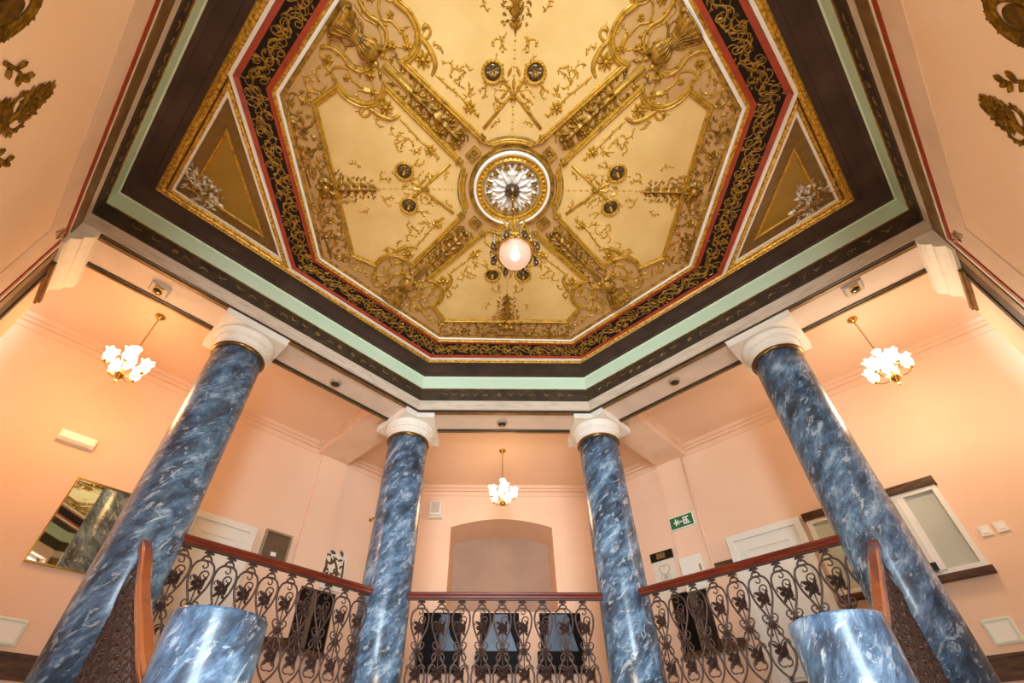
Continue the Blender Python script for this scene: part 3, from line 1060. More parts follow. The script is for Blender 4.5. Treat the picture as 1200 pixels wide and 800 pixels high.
# ribbon scrolls and round mouldings on both sides of the urn
for s in (-1, 1):
    b = MB()
    S = lambda pts: [(s * u, v) for u, v in pts]
    rb = smooth_path(S([(.30, 2.20), (.24, 2.14), (.215, 2.03), (.24, 1.93), (.215, 1.84), (.14, 1.80), (.05, 1.77)]), 5)
    n = len(rb)
    b.ovine(rb, .018, fc, .055, .055, .03, .022, .8)
    rb = smooth_path(S([(.19, 2.16), (.17, 2.05), (.20, 1.94), (.16, 1.86), (.10, 1.82)]), 5)
    b.otube(rb, .008, fc)
    b.build('ribbon_scroll', M['gold'], RIB, False)
    b = MB()
    b.otube(S(smooth_path([(.285, 2.20), (.37, 2.16), (.405, 2.06), (.42, 1.97), (.47, 1.92)], 5)), .010, fc)
    b.otube(S(smooth_path([(.47, 1.95), (.40, 2.03), (.32, 2.0), (.275, 1.93), (.32, 1.86), (.31, 1.75)], 5)), .011, fc)
    b.oflower((s * .335, 2.10), .05, fc, 6, .025)
    b.oflower((s * .165, 1.76), .05, fc, 6, .03)
    b.obead((s * .165, 1.76), .022, fc, .04)
    b.oflower((s * .35, 1.90), .035, fc, 5, .02)
    b.oflower((s * .27, 1.65), .045, fc, 6, .022)
    b.oleaf((s * .27, 1.65), PI / 2 - s * .6, .13, .06, fc, .02)
    b.ovine(S(clothoid((.56, 2.06), 1.9, .26, 4, 24, 12)), .010, fc, .06, .05, .028, .014)
    b.ovine(S(clothoid((.66, 2.02), .8, .26, 4, 22, 12)), .010, fc, .06, .05, .028, .014)
    b.ovine(S(clothoid((.53, 2.0), -.3, .24, 6, 20, 12)), .009, fc, .06, .045, .026, .014)
    b.oflower((s * .80, 2.06), .045, fc, 5, .022)
    b.ovine(S(clothoid((.30, 1.62), -.2, .26, 6, 20, 12)), .009, fc, .05, .045, .026, .014)
    b.otube(S(arc((.385, 1.80), .20, 3.4, 5.6, 10)), .007, fc)
    b.build('scrolled_leaves', M['gold'], RIB, False)
# square buckle by the medallion
b = MB()
for v0, v1 in ((.53, .61),):
    b.sweep2([(-.055, v0), (.055, v0), (.055, v1), (-.055, v1)], [(-.012, .004), (-.012, -.03), (.012, -.03), (.012, .004)], lambda x, y, d: (x, y, d), True)
    b.obead((0, (v0 + v1) / 2), .022, fc, .025)
for s in (-1, 1):
    b.oflower((s * .175, .62), .05, fc, 5, .04)
    b.obead((s * .165, .70), .028, fc, .03)
b.build('buckle', M['gold_dark'], RIB, False)
RIB['label'] = 'diagonal gilt ceiling rib running down right towards the right inner column'
for k, lab in ((1, 'diagonal gilt ceiling rib running down left towards the left inner column'), (2, 'diagonal gilt ceiling rib running to the upper left with a large gilt urn'), (3, 'diagonal gilt ceiling rib running to the upper right with a large gilt urn')):
    c = copies(RIB)
    c.rotation_euler = (0, 0, -PI / 4 + k * PI / 2)
    c['label'] = lab

# ---- roundel lamp sockets, a pair on each panel
ROUND = thing('ceiling_lamp_socket', 'x', 'lamp socket', (0, 0, ZC), 0, 'paired lamp sockets on the cream panels')
b = MB()
b.lathe([(.074, .006), (.080, -.012), (.098, -.018), (.108, -.006), (.108, .006)], 28)
b2 = []
for i in range(18):
    a = 2 * PI * i / 18
    b.obead((.098 * math.cos(a), .098 * math.sin(a)), .013, fc, .026)
b.build('gilt_rim', M['gold'], ROUND, False)
b = MB()
b.lathe([(.010, -.014), (.04, -.020), (.066, -.012), (.079, .004)], 24)
for i in range(10):
    a = 2 * PI * i / 10
    b.oleaf((.02 * math.cos(a), .02 * math.sin(a)), a, .05, .02, lambda u, v, h: (u, v, -.016 - h), .006)
b.build('bowl', M['socket_dark'], ROUND, False)
b = MB()
b.lathe([(.001, -.085), (.012, -.082), (.015, -.06), (.013, -.035), (.020, -.02), (.022, -.01)], 12)
b.build('socket', M['gold'], ROUND, False)
LABS = {0: ('left socket of the pair half hidden by the pendant lamp', 'right socket of the pair half hidden by the pendant lamp'),
        1: ('lower socket of the pair on the left cream panel', 'upper socket of the pair on the left cream panel'),
        2: ('right one of the pair above the medallion', 'left one of the pair above the medallion'),
        3: ('upper socket of the pair on the right cream panel', 'lower socket of the pair on the right cream panel')}
first = True
for k in range(4):
    for j, u in enumerate((-.2, .2)):
        o = ROUND if first else copies(ROUND)
        first = False
        x, y = u, 1.16
        c_, s_ = math.cos(k * PI / 2), math.sin(k * PI / 2)
        o.location = (cen.x + c_ * x - s_ * y, cen.y + s_ * x + c_ * y, ZC - .006)
        o.rotation_euler = (0, 0, k * PI / 2)
        o['label'] = 'dark round lamp bowl, ' + LABS[k][j]

# ---- central medallion
med = thing('ceiling_medallion', 'round white and gold acanthus medallion at the middle of the ceiling', 'ceiling rose', (0.025, -.035, ZC))
mc = (0.025, -.035)


def mlathe(name, m, prof, n=64):
    b = MB()
    b.rings([[(mc[0] + r * math.cos(2 * PI * i / n), mc[1] + r * math.sin(2 * PI * i / n), ZC - h) for i in range(n)] for r, h in prof], smooth=False)
    return b.build(name, m, med)


mlathe('outer_gilt_ring', M['gold_dark'], [(.428, 0), (.436, .035), (.452, .04), (.462, .028), (.472, .034), (.480, 0)])
mlathe('white_ring', M['white_line'], [(.392, 0), (.396, .055), (.41, .062), (.425, .055), (.43, 0)])
mlathe('egg_ring', M['gold'], [(.31, 0), (.315, .05), (.335, .055), (.36, .035), (.385, .055), (.394, .05), (.394, 0)])
b = MB()
f0 = lambda u, v, h: (mc[0] + u, mc[1] + v, ZC - .036 - h)
for i in range(44):
    a = 2 * PI * i / 44
    b.oleaf((.338 * math.cos(a), .338 * math.sin(a)), a, .045, .026, f0, .022)
b.build('egg_and_dart', M['gold_bright'], med)
b = MB()
b.lathe([(.001, -.030), (.15, -.030), (.31, -.012), (.312, .0)], 48, (mc[0], mc[1], ZC))
f1 = lambda u, v, h: (mc[0] + u, mc[1] + v, ZC - .016 - h)
for i in range(12):
    a = 2 * PI * i / 12
    b.oleaf((.07 * math.cos(a), .07 * math.sin(a)), a, .17, .085, f1, .05)
    for s in (-1, 1):
        b.oleaf((.15 * math.cos(a + s * .12), .15 * math.sin(a + s * .12)), a + s * .55, .11, .06, f1, .035)
        b.oleaf((.21 * math.cos(a + s * .10), .21 * math.sin(a + s * .10)), a + s * .25, .085, .05, f1, .03)
b.build('white_acanthus', M['capital'], med)
b = MB()
for i in range(12):
    a = 2 * PI * (i + .5) / 12
    b.oleaf((.20 * math.cos(a), .20 * math.sin(a)), a, .10, .06, f1, .05)
    b.oleaf((.235 * math.cos(a), .235 * math.sin(a)), a + .9, .06, .035, f1, .04)
    b.oleaf((.235 * math.cos(a), .235 * math.sin(a)), a - .9, .06, .035, f1, .04)
    b.obead((.27 * math.cos(a + .26), .27 * math.sin(a + .26)), .018, f1, .03)
b.build('gold_leaves', M['gold_dark'], med)

# ---- pendant lamp with glass globe
PX, PY = .03, -.03
pend = thing('pendant_lamp', 'gilt pendant lamp with pale glass globe hanging from the ceiling medallion', 'lamp', (PX, PY, ZC))
b = MB()
b.lathe([(.001, -.135), (.03, -.13), (.062, -.105), (.078, -.07), (.082, -.035), (.07, -.01)], 24)
for i in range(10):
    a = 2 * PI * i / 10
    b.tube([(.083 * math.cos(a), .083 * math.sin(a), -.03), (.078 * math.cos(a), .078 * math.sin(a), -.075), (.05 * math.cos(a), .05 * math.sin(a), -.12)], .006, n=5)
b.build('canopy', M['socket_dark'], pend, False)
b = MB()
b.lathe([(.013, -.74), (.016, -.70), (.012, -.66), (.012, -.16), (.02, -.14)], 12)
b.ball((0, 0, -.45), .022)
b.ball((0, 0, -.25), .02)
b.build('rod', M['brass'], pend, False)
GZ = -1.27
GR = .150
b = MB()
b.lathe([(.03, -.99), (.055, -.96), (.07, -.93), (.05, -.90), (.035, -.85), (.055, -.80), (.06, -.77), (.03, -.74), (.013, -.72)], 20)
for i in range(8):
    a = 2 * PI * i / 8
    ca, sa = math.cos(a), math.sin(a)
    prof = smooth_path([(.03, -.80), (.10, -.78), (.14, -.86), (.10, -.95), (.15, -1.03), (.185, -1.13), (.175, -1.22), (.20, -1.25)], 4)
    b.tube([(r * ca, r * sa, z) for r, z in prof], [.012 - .005 * q / (len(prof) - 1) for q in range(len(prof))], n=6, up=(-sa, ca, 0))
    b.ball((.20 * ca, .20 * sa, -1.25), .02, 7, 4)
b.build('frame', M['gold'], pend, False)
b = MB()
for z, r in ((-1.17, GR + .012), (-1.20, GR + .026), (-1.24, GR + .018)):
    b.tube([(r * math.cos(2 * PI * i / 40), r * math.sin(2 * PI * i / 40), z) for i in range(40)], .017, closed=True)
for i in range(20):
    a = 2 * PI * i / 20
    fn = lambda u, v, h, a=a: ((GR + .022 + h) * math.cos(a) - u * math.sin(a), (GR + .022 + h) * math.sin(a) + u * math.cos(a), v)
    b.oleaf((0, -1.20), PI / 2, .07, .05, fn, .02)
    b.oleaf((0, -1.20), -PI / 2, .06, .045, fn, .02)
b.build('crown_ring', M['gold_dark'], pend, False)
for i in range(8):
    a = 2 * PI * (i + .5) / 8
    b = MB()
    b.lathe([(.001, -1.315), (.018, -1.31), (.026, -1.285), (.024, -1.255), (.014, -1.235), (.018, -1.215), (.006, -1.20)], 10, (.222 * math.cos(a), .222 * math.sin(a), 0))
    b.tube([(.17 * math.cos(a), .17 * math.sin(a), -1.20), (.20 * math.cos(a), .20 * math.sin(a), -1.185), (.222 * math.cos(a), .222 * math.sin(a), -1.205)], .009, n=6)
    b.build('candle_cup', M['socket_dark'], pend, False)
for i in range(16):
    a = 2 * PI * i / 16 + .2
    r = .215 + .02 * (i % 2)
    b = MB()
    b.lathe([(.001, -1.29), (.009, -1.27), (.003, -1.245), (.012, -1.22), (.003, -1.195), (.012, -1.17), (.002, -1.145)], 7, (r * math.cos(a), r * math.sin(a), 0))
    b.build('crystal_drop', M['crystal'], pend, False)
for i in range(10):
    a = 2 * PI * i / 10
    b = MB()
    b.lathe([(.001, -1.01), (.010, -.985), (.003, -.96), (.012, -.935), (.003, -.91), (.011, -.885), (.002, -.86)], 7, (.10 * math.cos(a), .10 * math.sin(a), 0))
    b.build('crystal_drop', M['crystal'], pend, False)
b = MB()
b.lathe([(max(.002, GR * math.sin(PI * j / 20)), GZ - GR * math.cos(PI * j / 20)) for j in range(0, 17)], 36)
b.build('globe', M['globe'], pend, False)
b = MB()
b.lathe([(.002, GZ - .075), (.028, GZ - .066), (.046, GZ - .035), (.044, GZ - .005), (.024, GZ + .04), (.013, GZ + .075), (.012, GZ + .10)], 18)
b.build('bulb', M['bulb'], pend, False)


# ================================================================ COLUMNS
def column(x, y, R, label, inner_side, rz):
    t = thing('column', label, 'column', (x, y, FL), 0, 'tall blue marble columns')
    b = MB()
    prof = [(R * 1.02, .02), (R * 1.01, .8)] + [(R * (1.01 - .04 * k / 8), .8 + (3.31 - FL - .8) * k / 8) for k in range(1, 9)]
    b.lathe(prof, 64)
    b.build('shaft', M['marble'], t, False)
    b = MB()
    b.lathe([(R * 1.06, 0), (R * 1.06, .03), (R * 1.02, .045)], 48)
    b.build('base', M['bronze'], t, False)
    z = -FL
    b = MB()
    r = R * .97
    b.lathe([(r, 3.30 + z), (r + .022, 3.308 + z), (r + .030, 3.325 + z), (r + .022, 3.345 + z), (r, 3.352 + z)], 64)
    b.build('bronze_ring', M['bronze'], t, False)
    b = MB()
    b.lathe([(r, 3.35 + z), (r + .010, 3.36 + z), (r + .012, 3.40 + z), (r + .024, 3.41 + z), (r + .028, 3.44 + z), (r + .042, 3.455 + z), (r + .046, 3.49 + z), (r + .058, 3.50 + z), (r + .076, 3.535 + z), (r + .074, 3.56 + z), (r + .05, 3.575 + z), (r, 3.585 + z)], 64, smooth=False)
    # small raised blocks round the echinus
    for i in range(26):
        a = 2 * PI * i / 26
        fn = lambda u, v, h, a=a: ((r + .030 + h) * math.cos(a) - u * math.sin(a), (r + .030 + h) * math.sin(a) + u * math.cos(a), v)
        w = .05 if i % 3 else .022
        b.prism([[(-w / 2, 3.447 + z), (w / 2, 3.447 + z), (w / 2, 3.482 + z), (-w / 2, 3.482 + z)]], fn, 0, .020)
    b.build('capital', M['capital'], t, False)
    b = MB()
    if inner_side:
        s = inner_side
        front = 3.145
        k = .4142
        poly = [(s * 1.05, front), (s * k * front, front), (s * (k * front + .145), front - .145), (s * (k * front + .145 + .53), front - .145 + .53), (s * (k * front + .145 + .53 - .145), front + .53), (s * 1.55, 3.93), (s * 1.05, 3.93)]
        def loc(p):
            return [(a - x, c - y) for a, c in p]
        for dd, z0, z1 in ((0, 3.575, 3.682), (-.010, 3.66, 3.681)):
            pl = poly if s < 0 else list(reversed(poly))
            b.prism([loc(inset(pl if dd == 0 else pl, dd))], lambda p, q, d: (p, q, d), z0 + z, z1 + z)
    else:
        s = -1 if x < 0 else 1
        def dloc(a0, a1, p0, p1):
            return [(dp(s, a, p)[0] - x, dp(s, a, p)[1] - y) for a, p in ((a0, p0), (a1, p0), (a1, p1), (a0, p1))]
        ac = (s * x - y) / Q2
        b.prism([dloc(ac - .38, ac + .38, 3.145, 3.90)], lambda p, q, d: (p, q, d), 3.575 + z, 3.682 + z)
        b.prism([dloc(ac - .392, ac + .392, 3.133, 3.912)], lambda p, q, d: (p, q, d), 3.655 + z, 3.681 + z)
    b.build('abacus', M['capital'], t, False)
    return t


column(-1.455, 3.50, .300, 'tall blue marble column left of the arched niche, left end of the middle railing', -1, 0)
column(1.435, 3.50, .300, 'tall blue marble column right of the arched niche, right end of the middle railing', 1, 0)
column(-3.30, 1.65, .288, 'large leaning-looking blue marble column at far left in front of the wall mirror', 0, 0)
column(3.33, 1.62, .276, 'large blue marble column at far right in front of the frosted window', 0, 0)


def newel(x, y, R, top, label):
    t = thing('newel_pillar', label, 'newel post', (x, y, LOW), 0, 'short marble newel pillars')
    b = MB()
    h = top - LOW
    b.lathe([(R * 1.0, .25), (R * 1.0, h - .012), (R * .985, h), (0.001, h)], 64)
    b.build('shaft', M['marble'], t, False)
    b = MB()
    b.lathe([(R * 1.2, 0), (R * 1.2, .12), (R * 1.1, .16), (R * 1.02, .26)], 48)
    b.build('base', M['capital'], t, False)


newel(-1.52, 0.0, .225, -.03, 'short pale blue marble newel pillar in the left foreground, flat topped')
newel(1.63, 0.10, .225, -.01, 'short pale blue marble newel pillar in the right foreground, flat topped')


# ================================================================ RAILINGS
def fz(u, v, h):
    return (u, -h, v)


def baluster_parts():
    bars = MB()
    fl = []
    r = .0105
    for s in (-1, 1):
        S = lambda pts: [(s * u, v) for u, v in pts]

        def bar(pts, rr):
            bars.tube([(u, 0, v) for u, v in pts], rr, n=6, up=(0, 1, 0))
        bar(smooth_path(S([(0, 1.025), (.013, 1.0), (.034, .975), (.046, .945)]), 4), .0095)
        bar(smooth_path(S([(-.02, .945), (.03, .948), (.073, .925), (.098, .87), (.100, .80), (.083, .72), (.05, .64), (.018, .565), (.006, .50)]), 4), .0105)
        bar(smooth_path(S([(.006, .49), (.03, .43), (.07, .35), (.102, .26), (.098, .18), (.062, .11), (.02, .06), (.008, .02)]), 4), .010)
        for sv in (1, -1):
            p = clothoid((.010, .49 + .012 * sv), .35 * sv, .185, -3 * sv, 62 * sv, 16)
            bar(S(p), [.009 - .003 * i / 16 for i in range(17)])
            bars.ball((s * .05, 0, .49 + .02 * sv), .011, 6, 4)
        for a, L in ((.55, .062), (-.3, .05), (1.1, .04)):
            bars.oleaf((s * .003, 1.03), a if s > 0 else PI - a, L, .026, fz, .012)
            bars.oleaf((s * .003, 1.03), a if s > 0 else PI - a, L, .026, lambda u, v, h: (u, h, v), .012)
    p = clothoid((.0, .77), PI / 2 + .5, .23, -6, -50, 16)
    bars.tube([(u, 0, v) for u, v in p], [.009 - .003 * i / 16 for i in range(17)], n=6, up=(0, 1, 0))
    p = clothoid((-.01, .78), PI / 2 + .7, .11, 4, 56, 10)
    bars.tube([(u, 0, v) for u, v in p], .006, n=6, up=(0, 1, 0))
    p = clothoid((.0, .945), -.4, .12, -10, -60, 10)
    bars.tube([(u, 0, v) for u, v in p], .007, n=6, up=(0, 1, 0))
    bars.tube([(0, 0, 1.06), (0, 0, .985)], .012)
    bars.ball((0, 0, 1.0), .02, 8, 5)
    bars.tube([(0, 0, .80), (0, 0, .50)], .007)
    bars.tube([(0, 0, .50), (0, 0, .22)], .007)
    bars.tube([(0, 0, .06), (0, 0, -.02)], .012)
    bars.oflower((0, .49), .045, fz, 6, .02)
    bars.oflower((0, .49), .045, lambda u, v, h: (u, h, v), 6, .02)
    for zc, rr in ((.735, .056), (.265, .056)):
        f = MB()
        for k, fn in enumerate((fz, lambda u, v, h: (u, h, v))):
            f.oflower((0, zc), rr, fn, 9, .022)
            f.obead((0, zc), rr * .35, fn, .026)
            for q in range(5):
                a_ = .6 + 2 * PI * q / 5
                f.oflower((rr * .75 * math.cos(a_), zc + rr * .75 * math.sin(a_)), rr * .42, fn, 5, .016, a_)
            for s in (-1, 1):
                f.oleaf((s * .02, zc - rr * .6), -PI / 2 + s * .5, .06, .03, fn, .014)
                f.oleaf((s * .03, zc + rr * .5), PI / 2 - s * .6, .06, .03, fn, .014)
        if zc < .5:
            for s in (-1, 1):
                p = clothoid((s * .01, zc + .05), PI / 2 - s * .4, .14, -s * 6, -s * 38, 11)
                f.tube([(u, 0, v) for u, v in p], .007, n=6, up=(0, 1, 0))
                p = clothoid((s * .02, zc - .02), -PI / 2 + s * .9, .16, -s * 2, -s * 34, 12)
                f.tube([(u, 0, v) for u, v in p], .007, n=6, up=(0, 1, 0))
        fl.append(f)
    return bars, fl


_bars, _fl = baluster_parts()
_proto = None


def baluster(parent, x, z0, sc=1.0):
    """one wrought unit: bars with an upper and a lower flower as sub-parts"""
    global _proto
    if _proto is None:
        o = _bars.build('baluster', M['iron'], None)
        for f in _fl:
            k = f.build('flower', M['iron'], None)
            k.parent = o
        _proto = o
    else:
        o = copies(_proto)
    o.parent = parent
    o.location = (x, 0, z0)
    o.scale = (1, 1, sc)
    return o


def hand_profile():
    return [(-.036, -.030), (-.026, -.038), (.026, -.038), (.036, -.030), (.036, -.012), (.030, -.004), (.042, .006), (.042, .022), (.028, .036), (-.028, .036), (-.042, .022), (-.042, .006), (-.030, -.004), (-.036, -.012)]


def railing(P0, P1, label, n, m, first, step):
    P0, P1 = Vector(P0), Vector(P1)
    L = (P1 - P0).length
    ang = math.atan2(P1.y - P0.y, P1.x - P0.x)
    t = thing('railing', label, 'railing', (P0.x, P0.y, 0), ang, 'wrought iron gallery railings')
    ztop = 1.135
    b = MB()
    b.rings([[(x, o, ztop - .012 + z) for o, z in hand_profile()] for x in (0, L)], closed=False)
    b.build('handrail', M['mahogany'], t, False)
    b = MB()
    b.box(0, L, -.018, .018, ztop - .062, ztop - .045)
    b.build('top_bar', M['iron'], t, False)
    b = MB()
    b.box(0, L, -.02, .02, .045, .075)
    for x in (.45, L - .45):
        b.box(x - .015, x + .015, -.015, .015, FL, .05)
    b.build('bottom_rail', M['iron'], t, False)
    for i in range(n):
        baluster(t, first + step * i, .065, .968)
    return t


# middle: between the inner columns; sides: inner to outer columns
RP = 3.40
xs = (-1.17, 1.15)
railing((xs[0], RP), (xs[1], RP), 'wrought iron railing with dark red handrail in the middle, below the arched niche', 9, None, -.995 - xs[0], .2375)
aL0, aL1 = -1.22, 1.06
railing(dp(-1, aL1, RP)[:2], dp(-1, aL0, RP)[:2], 'wrought iron railing on the left between two blue columns', 10, None, aL1 - .855, .2125)
aR0, aR1 = -1.24, 1.10
railing(dp(1, aR0, RP)[:2], dp(1, aR1, RP)[:2], 'wrought iron railing on the right between two blue columns', 10, None, -.995 - aR0 - .0, .224)


def stair_railing(path, label, pull):
    """descending railing; path = (x,y,z) of the handrail centre line"""
    pts = [Vector(p) for p in path]
    t = thing('stair_railing', label, 'railing', (pts[-1].x, pts[-1].y, LOW), 0, 'sloping stair railings')
    off = Vector((pts[-1].x, pts[-1].y, LOW))
    loc = [p - off for p in pts]
    d = (pts[-1] - pts[0])
    d.z = 0
    d.normalize()
    side = Vector((-d.y, d.x, 0))
    b = MB()
    pl = [((p - loc[0]).xy.length, p.z) for p in loc]
    sm = smooth_path(pl, 5)
    rings = []
    for i, (u, z) in enumerate(sm):
        a, c = sm[max(i - 1, 0)], sm[min(i + 1, len(sm) - 1)]
        tx, tz = c[0] - a[0], c[1] - a[1]
        q = math.hypot(tx, tz)
        nx, nz = -tz / q, tx / q
        base = Vector(loc[0]) + d * u
        base.z = z
        rings.append([tuple(base + side * o * 1.05 + (d * nx + Vector((0, 0, nz))) * h * 1.05) for o, h in hand_profile()])
    b.rings(rings, closed=False)
    b.build('handrail', M['red_wood'], t, False)
    # balusters stand on the raked bottom rail
    total = sm[-1][0]

    def zat(u):
        for (u0, z0), (u1, z1) in zip(sm, sm[1:]):
            if u0 <= u <= u1:
                return z0 + (z1 - z0) * (u - u0) / max(u1 - u0, 1e-6)
        return sm[-1][1]
    b = MB()
    r2 = []
    for u, z in sm:
        base = Vector(loc[0]) + d * u
        base.z = z - 1.10
        r2.append([tuple(base + side * o + Vector((0, 0, h))) for o, h in ((-.02, -.015), (.02, -.015), (.02, .015), (-.02, .015))])
    b.rings(r2, closed=False)
    b.build('bottom_rail', M['iron'], t, False)
    u = .09
    k = 0
    while u < total - .05:
        o = baluster(t, 0, 0, .985)
        q = Vector(loc[0]) + d * u
        o.location = (q.x, q.y, zat(u) - 1.085)
        o.rotation_euler = (0, 0, math.atan2(d.y, d.x))
        u += .118
        k += 1
    return t


stair_railing([(-3.12, 1.41, .92), (-2.98, 1.28, .78), (-2.75, 1.08, .49), (-2.55, .90, .275), (-2.38, .75, .11), (-2.13, .54, -.13), (-1.72, .18, -.46)],
              'sloping stair railing with orange red handrail beside the left outer column', 0)
stair_railing([(3.14, 1.42, .95), (2.98, 1.28, .80), (2.80, 1.12, .60), (2.62, .965, .42), (2.48, .845, .27), (2.2, .60, .02), (1.83, .275, -.30)],
              'sloping stair railing with orange red handrail beside the right outer column', 0)

# stair flights behind the newels (below the frame, they carry the railings)
for s, nm in ((-1, 'left'), (1, 'right')):
    mb = MB()
    for k in range(12):
        p1 = 3.10 - .265 * k
        dbox(mb, s, 1.22, 2.55, p1 - .30, p1, LOW if k > 8 else FL - .19 * (k + 1) - .35, FL - .19 * (k + 1))
    struct('floor_steps_' + nm, mb, M['stone_floor'])


# ================================================================ GALLERY FITTINGS
def wall_fn(side, p=WP):
    """(a, z, out) on an outer gallery wall; out = towards the hall"""
    return lambda a, z, o: dp(side, a, p - o, z)


def rect(a0, a1, z0, z1):
    return [(a0, z0), (a1, z0), (a1, z1), (a0, z1)]


def slab(fn, loop, o0, o1, name, m, parent=None):
    b = MB()
    b.prism([loop], fn, o0, o1)
    return b.build(name, m, parent)


def frame(fn, a0, a1, z0, z1, w, o0, o1, name, m, parent):
    b = MB()
    b.prism([rect(a0, a1, z0, z1), list(reversed(rect(a0 + w, a1 - w, z0 + w, z1 - w)))], fn, o0, o1)
    return b.build(name, m, parent)


def wthing(name, label, cat, fn, a, z, group=None):
    return thing(name, label, cat, fn(a, z, 0), 0, group)


fL, fR = wall_fn(-1), wall_fn(1)

# wall mirror, left
t = wthing('wall_mirror', 'gold framed rectangular mirror on the left gallery wall beside the outer column', 'mirror', fL, 1.4, 1.22)
frame(fL, 0.98, 1.845, 1.20, 2.19, .016, -.005, .035, 'frame', M['brass'], t)
slab(fL, rect(.99, 1.835, 1.21, 2.18), .0, .02, 'mirror_glass', M['mirror'], t)

# emergency light, left
t = wthing('emergency_light', 'white rectangular emergency light box high on the left gallery wall', 'light', fL, 2.07, 2.55)
b = MB()
pr = [(0.001, 2.53), (.06, 2.54), (.085, 2.57), (.085, 2.66), (.05, 2.69), (0, 2.69)]
b.prism([[(o, z) for o, z in pr]], lambda o, z, a: fL(a, z, o), 1.88, 2.26)
b.build('housing', M['plastic'], t)
slab(fL, rect(1.91, 2.23, 2.575, 2.655), .08, .09, 'diffuser', M['sign_white'], t)


def vent(fn, a, z, w, h, label, group):
    t = wthing('wall_vent', label, 'vent', fn, a, z, group)
    slab(fn, rect(a - w / 2, a + w / 2, z, z + h), -.005, .012, 'plate', M['plastic'], t)
    frame(fn, a - w / 2 + .012, a + w / 2 - .012, z + .012, z + h - .012, .012, .01, .02, 'raised_border', M['green'], t)


vent(fL, 1.63, .445, .25, .235, 'square pale access plate low on the left gallery wall above the skirting', 'square wall plates')
vent(fR, 1.645, .47, .24, .235, 'square pale access plate low on the right gallery wall above the skirting', 'square wall plates')


# panelled doors
def door(fn, a0, a1, z1, name, split=None):
    b = MB()
    b.prism([rect(a0, a1, FL, z1)], fn, -.005, .045)
    d = struct(name, b, M['white_paint'])
    b = MB()
    b.prism([rect(a0 - .0, a1 + .0, FL, z1), list(reversed(rect(a0 + .09, a1 - .09, FL + .01, z1 - .09)))], fn, .04, .075)
    b.build('architrave', M['white_paint'], d)
    for k, (q0, q1) in enumerate(((.55, z1 - .22), (.0, .45))):
        b = MB()
        b.prism([rect(a0 + .2, a1 - .2, q0, q1), list(reversed(rect(a0 + .235, a1 - .235, q0 + .035, q1 - .035)))], fn, .04, .06)
        b.build('panel_moulding', M['white_paint'], d)
    return d


door(fL, -.36, .56, 2.24, 'door_1')
door(fR, -.70, .34, 2.23, 'door_2')

# grey framed picture and floral panel, left
t = wthing('framed_picture', 'grey brown picture in a pale gold frame on the left wall beside the white door', 'picture', fL, -.7, 1.85)
slab(fL, rect(-.88, -.51, 1.86, 2.27), .0, .02, 'print', M['grey_brown'], t)
frame(fL, -.90, -.49, 1.845, 2.29, .028, -.005, .05, 'frame', M['frame_grey'], t)
b = MB()
b.prism([rect(-.735, -.655, 1.945, 2.0)], fL, .02, .024)
b.build('white_mark', M['sign_white'], t)

t = wthing('floral_panel', 'white panel with dark brown floral pattern on the left wall near the inner column', 'picture', fL, -1.65, 1.75)
slab(fL, rect(-1.88, -1.43, 1.70, 2.27), .001, .03, 'board', M['paper'], t)
b = MB()
fo = lambda u, v, h: fL(u, v, .03 + h)
for p, a, L, k0, k1, w in (((-1.50, 2.20), -1.2, .30, -9, -14, .016), ((-1.50, 2.14), -2.2, .34, 3, 9, .022), ((-1.63, 2.20), -1.9, .34, -4, 8, .020), ((-1.72, 2.06), -2.1, .30, 8, -10, .018), ((-1.82, 2.18), -1.6, .42, -1, 2, .018), ((-1.60, 1.88), 2.6, .26, -6, 18, .014)):
    b.otube(clothoid(p, a, L, k0, k1, 14), [w * (.5 + .5 * math.sin(PI * i / 14)) for i in range(15)], fo, flat=.15, lift=.1)
for p, a in (((-1.52, 2.23), .3), ((-1.58, 2.05), 2.2), ((-1.68, 1.98), 3.6), ((-1.70, 1.86), .9), ((-1.79, 2.22), 1.0), ((-1.55, 1.85), 2.0), ((-1.66, 2.24), .2)):
    b.oleaf(p, a, .12, .06, fo, .004)
r_ = random.Random(3)
for k in range(16):
    b.oleaf((r_.uniform(-1.84, -1.50), r_.uniform(1.80, 2.23)), r_.uniform(0, 6.28), r_.uniform(.05, .11), .04, fo, .004)
b.build('floral_pattern', M['ink'], t)


# black glazed wall cases with a low ledge (side walls) and black glass with painted reflections (far wall)
def black_case(fn, a0, a1, ledge, label):
    t = wthing('black_wall_panel', label, 'wall panel', fn, (a0 + a1) / 2, .85, 'black glass panels on the gallery walls')
    slab(fn, rect(a0, a1, .84, 1.64), -.005, .05, 'panel', M['black_glass'], t)
    l0, l1 = (a1 - .02, a1 + .34) if ledge > 0 else (a0 - .3, a0 + .02)
    b = MB()
    b.prism([rect(a0, l1, .80, .86)], fn, -.005, .12)
    b.prism([[(a1 - .03, .85), (l1, .85), (l1, .93), (a1 - .03, .97)]], fn, -.005, .06)
    b.build('ledge', M['dark_wood'], t)
    frame(fn, a0 - .012, a1 + .012, .83, 1.652, .014, -.005, .06, 'frame', M['dark_wood'], t)


black_case(fL, -1.78, -1.24, 1, 'black glass wall panel behind the left railing near the floral panel')
black_case(fR, -1.76, -1.22, 1, 'black glass wall panel behind the right railing near the white cabinet')

